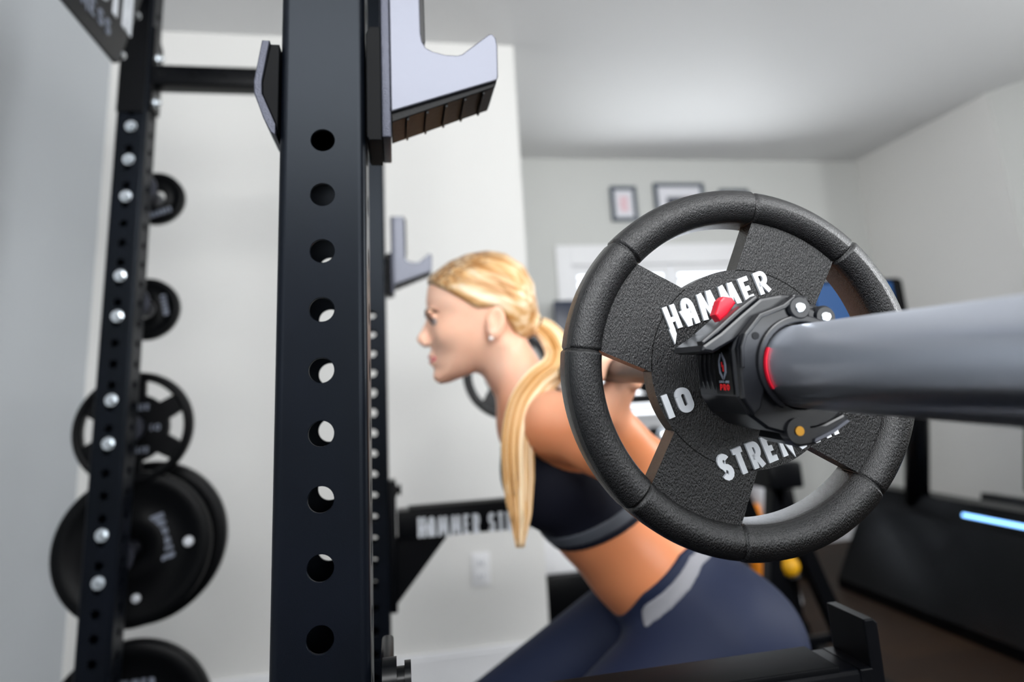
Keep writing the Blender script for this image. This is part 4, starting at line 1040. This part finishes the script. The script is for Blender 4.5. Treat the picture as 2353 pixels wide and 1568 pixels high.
# shoes
for s_ in (1, -1):
    sh = MB(); bm = bmesh.new(); bmesh.ops.create_uvsphere(bm, u_segments=28, v_segments=16, radius=1)
    for v in bm.verts:
        x, y, z = v.co
        yy = max(y, -.55); v.co = Vector((-.075 + x * .135, -1.060 + yy * (.052 - .018 * (-x)) , .140 * s_ + z * (.044 - .008 * x)))
    sh.from_bm(bm, True); off(sh, (-RO[0], -RO[1], -RO[2])).build('shoe', M['shoe'], her)
# hair cap
slh2 = Fd.sub((-.25, -.0, -.095), (-.0, .24, .095), .0)
hx, hy, hz = gx[slh2[0]], gy[slh2[1]], gz[slh2[2]]
Fh = Field(hx, hy, hz); Fh.F = head_field(Fh, (slice(None),) * 3) - .0065
X, Y, Z = hx[:, None, None], hy[None, :, None], hz[None, None, :]
Fh.cone((-.060, .095, 0), (-.036, .086, 0), .034, .016, .03)
h1_ = (X + .224) * .557 + (Y - .166) * .832; h2_ = (X + .100) * .845 + (Y - .103) * .535
reg = np.minimum(h1_, np.maximum(h2_, Y - .112)) + 0 * Z
ang_ = np.arctan2(Z, Y - .05 + .25 * (X + .12)); gro = .0003 * np.sin(ang_ * 46 + 9 * np.sin(X * 40)) + .0002 * np.sin(ang_ * 91 + X * 60)
Fh.F = smx((Fh.F + gro).astype(np.float32), (-reg).astype(np.float32), .008)
P, Q = surface_nets(Fh.F, hx, hy, hz)
hair = np_mesh('hair', P, Q, M['hair'], her, RO, 1)
# hair material: rotate grain towards the tie and darken near the front-top parting
# ponytail of separate locks
rnd = random.Random(4)
path = [(-.036, .086, .0), (-.020, .078, .010), (-.006, .056, .028), (-.004, .028, .050), (-.020, .004, .078), (-.050, -.016, .104), (-.078, -.048, .126), (-.093, -.098, .140), (-.096, -.155, .148), (-.097, -.205, .152), (-.099, -.250, .154)]
wid = [.010, .017, .021, .022, .0225, .0235, .0245, .0245, .0225, .017, .006]
def catmull(pts, k=5):
    out = []
    p = [Vector(q) for q in pts]; p = [2 * p[0] - p[1]] + p + [2 * p[-1] - p[-2]]
    for i in range(1, len(p) - 2):
        for j in range(k):
            t = j / k; a_, b_, c_, d_ = p[i - 1], p[i], p[i + 1], p[i + 2]
            out.append(.5 * ((2 * b_) + (c_ - a_) * t + (2 * a_ - 5 * b_ + 4 * c_ - d_) * t * t + (3 * b_ - a_ - 3 * c_ + d_) * t ** 3))
    out.append(p[-2]); return out
cp = catmull(path); nW = len(cp)
pt_ = MB(); tone = []
for k_ in range(240):
    a_ = rnd.uniform(0, 2 * math.pi); rr = math.sqrt(rnd.random()); ph = rnd.uniform(0, 6); lf = rnd.uniform(.80, 1.0) if rnd.random() < .8 else 1.0
    pts = []; rad = []
    nn = int(nW * lf)
    for j in range(nn):
        t = j / (nW - 1) * (len(wid) - 1); i0 = min(int(t), len(wid) - 2); wd = wid[i0] + (wid[i0 + 1] - wid[i0]) * (t - i0)
        tg = (cp[min(j + 1, nW - 1)] - cp[max(j - 1, 0)]).normalized(); u = Vector((0, 0, 1)); u = (u - tg * u.dot(tg)).normalized(); v = tg.cross(u)
        wob = .0016 * math.sin(ph + j * .11)
        pts.append(cp[j] + u * (math.cos(a_ + j * .004) * wd * rr * .55 + wob) + v * (math.sin(a_ + j * .004) * wd * rr + wob))
        rad.append(.0024 * (1 - .75 * max(0, j / nn - .7) / .3))
    f0_ = len(pt_.f); pt_.tube(pts, rad, n=6); tone += [k_ % 3] * (len(pt_.f) - f0_)
po = off(pt_, (-RO[0], -RO[1], -RO[2])).build('ponytail', [M['tail'], M['tail2'], M['tail3']], her)
po.data.polygons.foreach_set('material_index', tone)
tie = MB(); tie.lathe([(.012 + .0045 * math.cos(q * math.pi / 4), .0065 * math.sin(q * math.pi / 4)) for q in range(8)], (-.0290, .0845, .004), M3=Vector((1, -.45, .35)).to_track_quat('Z', 'Y').to_matrix(), n=24, closed=True)
off(tie, (0, -RO[1], 0)).build('hair_tie', M['black_fab'], her)
for s_ in (1, -1):
    e_ = off(MB().sphere((-.2085, .0985, .0305 * s_), .0118, 20), (0, -RO[1], 0)).build('eye', M['eye'], her)
    off(MB().sphere((-.2140, .0975, .0325 * s_), .0074, 16), (0, -RO[1], 0)).build('iris', M['iris'], e_)
    eb = MB().tube([(-.2265, .1100, .013 * s_), (-.2250, .1150, .026 * s_), (-.2165, .1155, .038 * s_), (-.206, .1110, .046 * s_)], [.0032, .0046, .0040, .0015], n=8)
    off(eb, (0, -RO[1], 0)).build('eyebrow', M['brow'], her)
    el = MB().tube([(-.2205, .0985, .020 * s_), (-.2215, .1035, .030 * s_), (-.2130, .1010, .0415 * s_)], [.0016, .0034, .0020], n=8)
    off(el, (0, -RO[1], 0)).build('eyelashes', M['brow'], her)
    off(MB().sphere((-.1210, .0605, .0765 * s_), .0040, 14), (0, -RO[1], 0)).build('earring', M['pearl'], her, label='small pearl stud')
lp = MB().tube([(-.2130, .0335, -.021), (-.2200, .0375, -.010), (-.2225, .0365, 0), (-.2200, .0375, .010), (-.2130, .0335, .021)], [.001, .0034, .0036, .0034, .001], n=10)
lp.tube([(-.2130, .0325, -.021), (-.2185, .0290, -.010), (-.2205, .0275, 0), (-.2185, .0290, .010), (-.2130, .0325, .021)], [.001, .0036, .0042, .0036, .001], n=10)
off(lp, (0, -RO[1], 0)).build('lips', M['lip'], her)
